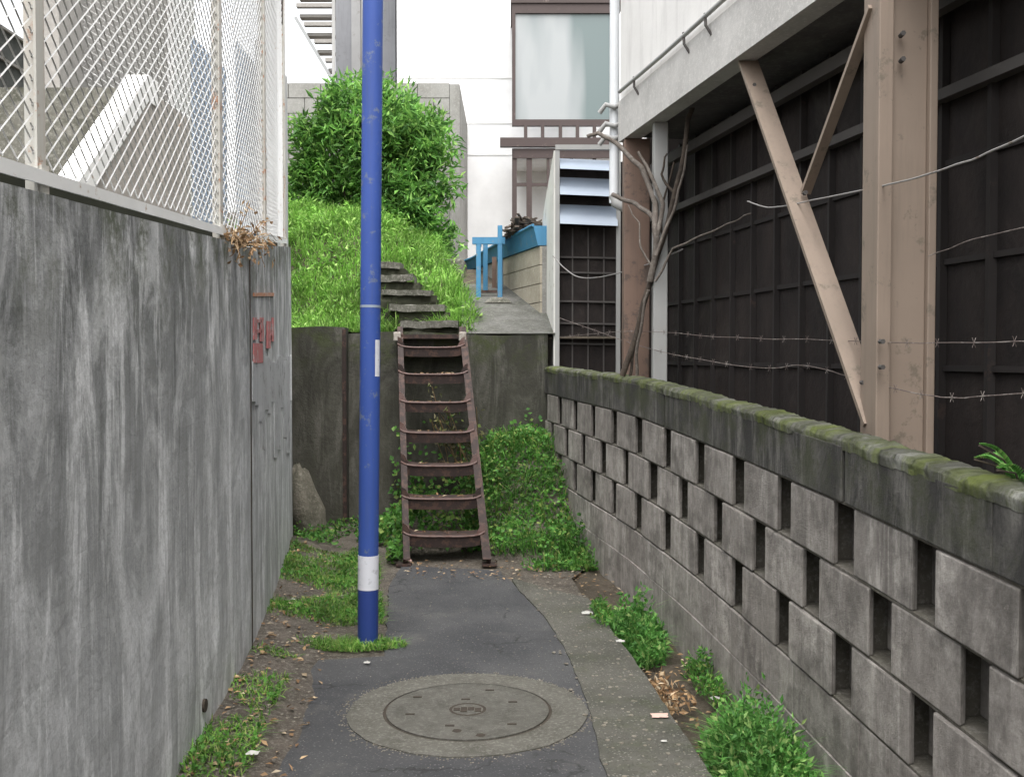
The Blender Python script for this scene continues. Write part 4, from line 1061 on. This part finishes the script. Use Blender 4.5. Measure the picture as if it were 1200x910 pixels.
# bushy weeds mixed into bank
g = MB()
for i in range(190):
    s_ = sp1(r)
    if not s_: continue
    x, y, k = s_
    if y < 8.95: continue
    for j in range(26):
        g.leaf(Vector((x, y, bank_h(x, y)+.08))+rdir(r, .4)*.14*r.random(), rdir(r, .3), rdir(r, 1), r.uniform(.04, .09), r.uniform(.015, .03))
tag(g.build('bank_weeds', M_grass), 'broad leaved weeds mixed through the bank grass', 'weeds', kind='stuff')
def tuft(name, x, y, rx, ry, n, L, m, label, hfun=ground_h, W=(.005, .010), group=None, lean=.5, cat='grass tuft', stemleaf=0, lw=.03, z0=None):
    g = MB(); base = hfun(x, y) if z0 is None else z0
    for i in range(n):
        a_ = r.uniform(0, 2*math.pi); k = r.random()**.6
        px, py = x+rx*k*math.cos(a_), y+ry*k*math.sin(a_)
        hz_ = (hfun(px, py) if z0 is None else z0)
        d = Vector((.6*k*math.cos(a_)+r.gauss(0, lean*.6), .6*k*math.sin(a_)+r.gauss(0, lean*.6), 1)).normalized()
        if stemleaf:
            hh = L[1]*(1-k*.75)*r.random()**.6*(1+1.6*nz(px, py, 14, 5)); hh = max(hh, .005)
            g.leaf(Vector((px, py, hz_+hh))+rdir(r)*.02, (d+rdir(r)*1.1).normalized(), rdir(r, 1.5), r.uniform(.5, 1)*lw*2.2, r.uniform(.5, 1)*lw)
            if i % 3 == 0: g.blade(Vector((px, py, hz_)), d, hh*1.3+.03, .004, .5)
        else: g.blade(Vector((px, py, hz_-.004)), d, r.uniform(*L)*(1.1-.4*k), r.uniform(*W), r.uniform(.1, .7))
    o = g.build(name, m, loc=(x, y, base)); return tag(o, label, cat, group)
tuft('grass_tuft', at(525, 360, 9.15).x, 9.15, .24, .3, 1500, (.12, .3), M_grass, 'bright grass clump spilling beside the concrete garden steps', bank_h, (.006, .012), lean=.8)
# weed clumps in the drain channel
dch = lambda x, y: -.10 if y < 5.6 else -.10+.12*sstep(5.6, 6.9, y)
p = G(742, 742); tuft('weed_clump', p.x+.02, p.y+.12, .15, .42, 2600, (.05, .2), M_weed, 'bright green feathery weed clump midway along the block wall', dch, stemleaf=1, lw=.02, cat='weed')
p = G(900, 888); tuft('weed_clump', p.x-.02, p.y+.05, .17, .46, 4200, (.05, .24), M_weed, 'bright green feathery weed clump nearest the viewer by the wall', dch, stemleaf=1, lw=.018, cat='weed')
p = G(812, 775); tuft('weed_clump', p.x+.06, p.y+.0, .07, .30, 420, (.03, .12), M_ivy, 'sparse dark weed between the two bright clumps', dch, stemleaf=1, lw=.018, cat='weed')
p = G(705, 720); tuft('weed_clump', p.x-.0, p.y-.05, .05, .26, 350, (.02, .07), M_ivy, 'low straggling weed on the gutter edge with white litter', lambda x, y: .005, stemleaf=1, lw=.016, cat='weed')
# fern at the right edge behind the coping
x, y = 1.36, 2.62; fr_ = thing('fern', 'bright green fern sprig poking over the coping at the right edge', 'fern', (x, y, .1))
g = MB(); g3 = MB()
for i in range(9):
    a_ = R(100+i*26); tip = Vector((x+.16*math.cos(a_), y+.16*math.sin(a_), 1.06+r.uniform(-.02, .12))); base = Vector((x, y, .12)); mid = Vector((x+.03*math.cos(a_), y+.03*math.sin(a_), 1.0))
    P = [base, base.lerp(mid, .5), mid, mid.lerp(tip, .5)+Vector((0, 0, .05)), tip]; MB().tube(P, .003, 5).build('stem', M_barkd, fr_)
    for k in range(22):
        t_ = k/22; c_ = mid.lerp(tip, t_)+Vector((0, 0, .05*math.sin(t_*3.1)))
        for s_ in (1, -1):
            dd = Vector((-math.sin(a_)*s_, math.cos(a_)*s_, .25))+(tip-mid).normalized()*.6
            g.leaf(c_, dd, UP, .06*(1.1-t_), .013)
g.build('frond', M_weed, fr_)
# ivy and ground cover around the steel steps
g = MB()
def ivy(n, spot, hf, s0=.03, s1=.06, hz_=.09):
    for i in range(n):
        s_ = spot(r)
        if s_ is None: continue
        x, y, hk = s_
        z = hf(x, y)+hz_*hk*r.random()
        g.leaf(Vector((x, y, z)), (rdir(r)+Vector((0, -.4, .1))), rdir(r, 1.2)+Vector((0, -.5, 0)), r.uniform(s0, s1), r.uniform(s0, s1)*.75, .15)
def spr(r):
    y = r.uniform(6.75, 8.56); xw = lerp(RWX, y)-.02
    x = r.uniform(-.13 if y < 7.2 else -.35, xw)
    if y < 7.0 and x < .05+.3*r.random(): return None
    if nz(x, y, 3.2, 6) < -.25-.25*r.random(): return None
    return x, y, .35+2.2*max(0, nz(x, y, 3, 1)+.1)
ivy(5500, spr, ground_h, .02, .045, hz_=.13)
def spb(r):
    y = r.uniform(7.3, 8.56); x = r.uniform(-.72, -.15)
    if r.random() < .45: return None
    return x, y, 1
ivy(1500, spb, ground_h, hz_=.1)
def spl(r):
    y = r.uniform(6.9, 8.5); x = r.uniform(-1.0, -.74)
    if nz(x, y, 2.5, 6) < -.15: return None
    if x < -1.05 and r.random() < .35: return None
    return x, y, 1
ivy(1500, spl, ground_h, hz_=.16)
def spw(r):                      # climbing a little way up the end wall
    return r.uniform(-1.0, .4), 8.57, 1
for i in range(450):
    x = r.uniform(-1.0, .28); z = .3+.6*r.random()**2.6+.25*nz(x, 0, 3)
    g.leaf(Vector((x, 8.56-.05*r.random(), z)), rdir(r)+Vector((0, -.6, -.2)), Vector((0, -1, .5)), r.uniform(.03, .06), r.uniform(.025, .045), .1)
for i in range(1500):
    x = r.uniform(-1.62, -.95); y = r.uniform(7.5, 8.42)
    if nz(x, y, 3, 2) < -.05: continue
    g.leaf(Vector((x, y, ground_h(x, y)+.10*r.random())), rdir(r), rdir(r, 1.2), r.uniform(.02, .045), r.uniform(.015, .03))
for i in range(2600):
    s_ = spr(r)
    if s_:
        x, y, k_ = s_; d = Vector((r.gauss(0, .5), r.gauss(-.3, .5), 1)).normalized()
        g.blade(Vector((x, y, ground_h(x, y))), d, r.uniform(.08, .26)*(.6+.5*k_), r.uniform(.004, .009), r.uniform(.2, .9))
tag(g.build('ground_ivy', M_ivy), 'dense green ivy and weeds around the foot of the steel steps', 'ivy', kind='stuff')
# grass on the left verge
def sp2(r):
    y = r.uniform(3.0, 7.6); x = lerp(LWX, y)+r.uniform(.0, .62)
    e = lerp([(3, -.85), (4.6, -.98), (4.95, -.98), (5.0, -.62), (6.9, -.75), (7.6, -.75)], y)
    if x > e: return None
    dens = nz(x, y, 1.9, 12)
    if y < 4.7: dens += .12
    if 4.75 < y < 5.35: dens -= .25
    if y > 5.4: dens += .34
    if y > 7.0 and x < -1.0: dens -= .2
    if dens < -.04: return None
    return x, y, .6+dens*1.2
o = grass_patch('verge_grass', M_grassd, 15000, sp2, ground_h, (.03, .09), (.003, .007), r, (.2, .8), .8)
tag(o, 'patchy short grass along the dirt foot of the left wall', 'grass', kind='stuff')
g = MB()
for i in range(6000):
    s_ = sp2(r)
    if s_ and s_[2] > .75: g.leaf(Vector((s_[0], s_[1], ground_h(s_[0], s_[1])+.03*r.random())), rdir(r, .3), rdir(r, 1.5), r.uniform(.015, .035), r.uniform(.01, .022))
tag(g.build('verge_weeds', M_ivy), 'small clover like weeds in the verge grass', 'weeds', kind='stuff')
# tuft round the pole base
def sp3(r):
    a_ = r.uniform(0, 6.283); k = r.random()**.5
    x, y = pb.x-.09+.30*k*math.cos(a_), pb.y-.06+.10*k*math.sin(a_)
    if (x-pb.x)**2+(y-pb.y)**2 < .05**2: return None
    return x, y, 1
g = MB()
for i in range(1500):
    s_ = sp3(r)
    if s_:
        d = Vector((r.gauss(0, .8), r.gauss(0, .8), 1)).normalized(); g.blade(Vector((s_[0], s_[1], -.003)), d, r.uniform(.025, .07), r.uniform(.003, .006), .5)
tag(g.build('grass_tuft', M_grassd, loc=(pb.x-.05, pb.y, 0)), 'short grass growing round the foot of the blue pole', 'grass tuft')
# dry plant hanging on the left wall's top
p = onwall(292, 292)
dp = thing('dry_creeper', 'dried brown creeper hanging over the concrete wall top below the fence', 'creeper', (p.x, p.y, lerp(LWT, p.y)))
g = MB(); g3 = MB()
for i in range(16):
    y = r.uniform(4.1, 5.3); b0 = fp(y, .03)+Vector((.03, 0, 0)); e_ = b0+Vector((.06+.05*r.random(), r.uniform(-.2, .2), r.uniform(-.16, .14)))
    P = [b0, b0.lerp(e_, .5)+Vector((.02, 0, .04)), e_]; MB().tube(P, .002, 4).build('stem', M_dry, dp)
    for k in range(15): g.leaf(b0.lerp(e_, r.random())+rdir(r)*.03, rdir(r), rdir(r), r.uniform(.02, .05), r.uniform(.01, .02))
g.build('leaves', M_dry, dp)
# withered stems caught in the steel steps
wp = thing('withered_weed', 'withered pale weed growing through the middle of the steel steps', 'weed', (-.36, 7.9, .4))
g = MB(); g3 = MB()
for i in range(13):
    b0 = Vector((r.uniform(-.5, -.25), 8.1, .45)); e_ = at(r.uniform(505, 560), r.uniform(445, 525), r.uniform(7.75, 8.05))
    P = [b0, b0.lerp(e_, .6)+Vector((r.uniform(-.04, .04), .05, 0)), e_]; MB().tube(P, .003, 5).build('stem', M_dry, wp)
    for k in range(16): g.leaf(b0.lerp(e_, .55+.5*r.random())+rdir(r)*.04, rdir(r), rdir(r), r.uniform(.025, .06), r.uniform(.012, .024))
g.build('leaves', leafmat('olive_leaf', (.10, .12, .04), (.26, .25, .12), (.42, .38, .24)), wp)
# leaf litter and pebbles
g = MB()
for i in range(7):
    q_ = sp(.12+.135*i, 0)
    for k_ in range(16): g.leaf(Vector((r.uniform(XL(.5)+.05, XR(.5)-.05), q_.y+r.uniform(-.05, .11), q_.z+.004-.012)), Vector((r.gauss(0, 1), r.gauss(0, 1), .1)), Vector((r.gauss(0, .3), r.gauss(0, .3), 1)), r.uniform(.02, .05), r.uniform(.012, .025))
for i in range(700):
    c_ = r.random()
    if c_ < .45: y = r.uniform(3.2, 7.4); x = lerp(LWX, y)+.02+.35*r.random()**1.5; z = ground_h(x, y)+.008
    elif c_ < .8: y = r.uniform(3.4, 6.6); x = lerp(RX, y)+r.random()*(lerp(RWX, y)-lerp(RX, y)); z = -.11+.12*sstep(5.6, 6.9, y)+.015
    else: y = r.uniform(6.4, 7.0); x = r.uniform(-.7, .5); z = .012
    g.leaf(Vector((x, y, z)), Vector((r.gauss(0, 1), r.gauss(0, 1), .15)), Vector((r.gauss(0, .2), r.gauss(0, .2), 1)), r.uniform(.015, .045), r.uniform(.01, .025))
p = G(778, 792)
for i in range(240):
    x, y = p.x+r.gauss(0, .045), p.y+r.gauss(0, .13); g.leaf(Vector((x, y, -.1+.05*r.random())), rdir(r), rdir(r, 1), r.uniform(.02, .05), r.uniform(.01, .025))
tag(g.build('leaf_litter', M_dry), 'dry brown leaves scattered along the verge and gutter', 'leaves', kind='stuff')
g = MB()
def pebble(g, x, y, z, s_):
    vs = []; 
    for dx, dy, dz in ((1, 0, 0), (0, 1, 0), (-1, 0, 0), (0, -1, 0), (0, 0, .6), (.6, .6, .35), (-.6, .6, .35), (-.6, -.6, .35), (.6, -.6, .35)):
        vs.append((x+dx*s_*r.uniform(.8, 1.2), y+dy*s_*r.uniform(.8, 1.2), z+dz*s_))
    g.mesh(vs, [(0, 5, 8), (0, 1, 5), (1, 6, 5), (1, 2, 6), (2, 7, 6), (2, 3, 7), (3, 8, 7), (3, 0, 8), (5, 6, 4), (6, 7, 4), (7, 8, 4), (8, 5, 4)])
for i in range(520):
    if r.random() < .6: y = r.uniform(3.2, 7.2); x = lerp(LWX, y)+.02+.42*r.random()**1.3; z = ground_h(x, y)
    else: y = r.uniform(3.2, 6.6); x = r.uniform(lerp([(3, .33), (6.2, .1)], y), lerp(RX, y)); z = .006
    pebble(g, x, y, z, r.uniform(.003, .011))
for i in range(420):
    a_ = r.uniform(0, 6.283); rr2 = .475+abs(r.gauss(0, .02)); pebble(g, mc.x+rr2*math.cos(a_), mc.y+rr2*math.sin(a_), .001, r.uniform(.002, .005))
for i in range(500):
    y = r.uniform(3.1, 6.8); pebble(g, r.uniform(-.9, .35), y, .001, r.uniform(.0015, .004))
tag(g.build('pebbles', M_rock), 'small pale pebbles and grit on the verge and gutter strip', 'pebbles', kind='stuff')
# litter
def litter(px, py, s_, m, label, z=.01, squash=.5):
    s_ *= .66; squash *= .5; p = G(px, py, z); rr = random.Random(int(px*7+py)); g = MB()
    g.grid(6, 6, lambda u, v: (p.x+s_*(u-.5)*1.3+.2*s_*rr.uniform(-1, 1)*.4, p.y+s_*(v-.5)+.2*s_*rr.uniform(-1, 1)*.4, z+s_*squash*max(0, (1-(2*u-1)**2)*(1-(2*v-1)**2))*rr.uniform(.6, 1.1)+.002))
    tag(g.build('litter', m, loc=tuple(p)), label, 'litter', 'scraps of litter on the ground')
litter(430, 776, .035, M_paper, 'white paper scrap at the foot of the blue pole')
litter(296, 882, .05, M_paper, 'white paper scrap on the left verge nearest the viewer', z=.05)
litter(462, 653, .075, M_paper, 'crumpled white paper ball left of the steel steps', z=.012, squash=.9)
litter(478, 657, .06, M_pinkp, 'pinkish scrap touching the left foot of the steel steps', z=.012, squash=.8)
litter(688, 718, .07, M_paper, 'wide white paper scrap on the gutter edge farther back', z=.012)
litter(727, 751, .05, M_paper, 'white paper scrap on the gutter edge beside the bright weed', z=.012)
litter(773, 838, .075, M_pinkp, 'flat pinkish scrap on the gutter strip below the leaf filled drain', z=.012, squash=.2)
litter(778, 868, .025, M_paper, 'tiny white scrap on the gutter strip nearest the viewer', z=.012)
litter(838, 818, .05, M_paper, 'grey white scrap in the drain beside the nearest weed clump', z=-.09)
litter(343, 702, .03, M_paper, 'small white scrap on the dirt beside the left wall', z=.05)
# tan rock at the far foot of the left wall
g = MB(); p = at(354, 600, 7.95)
g.grid(16, 16, lambda u, v: (lambda th, ph: (p.x+.02+.13*math.cos(th)*math.cos(ph)*(1+.6*nz(math.cos(th)*2, ph*2, 1))-.10*math.sin(ph), 8.15+.2*math.sin(th)*math.cos(ph), .12+.42*math.sin(ph)*(1+.4*nz(math.cos(th)*2, ph*2, 1, 4))))(2*math.pi*u, -math.pi/2+math.pi*v))
M_bould = speck('mossy_boulder', (.16, .145, .115), (.08, .078, .055), (.27, .25, .21), 30, 6, bs=1, bd=.02)
tag(g.build('boulder', M_bould, loc=(p.x, 8.05, .1), smooth=True), 'tan boulder leaning where the left wall meets the end wall', 'boulder')
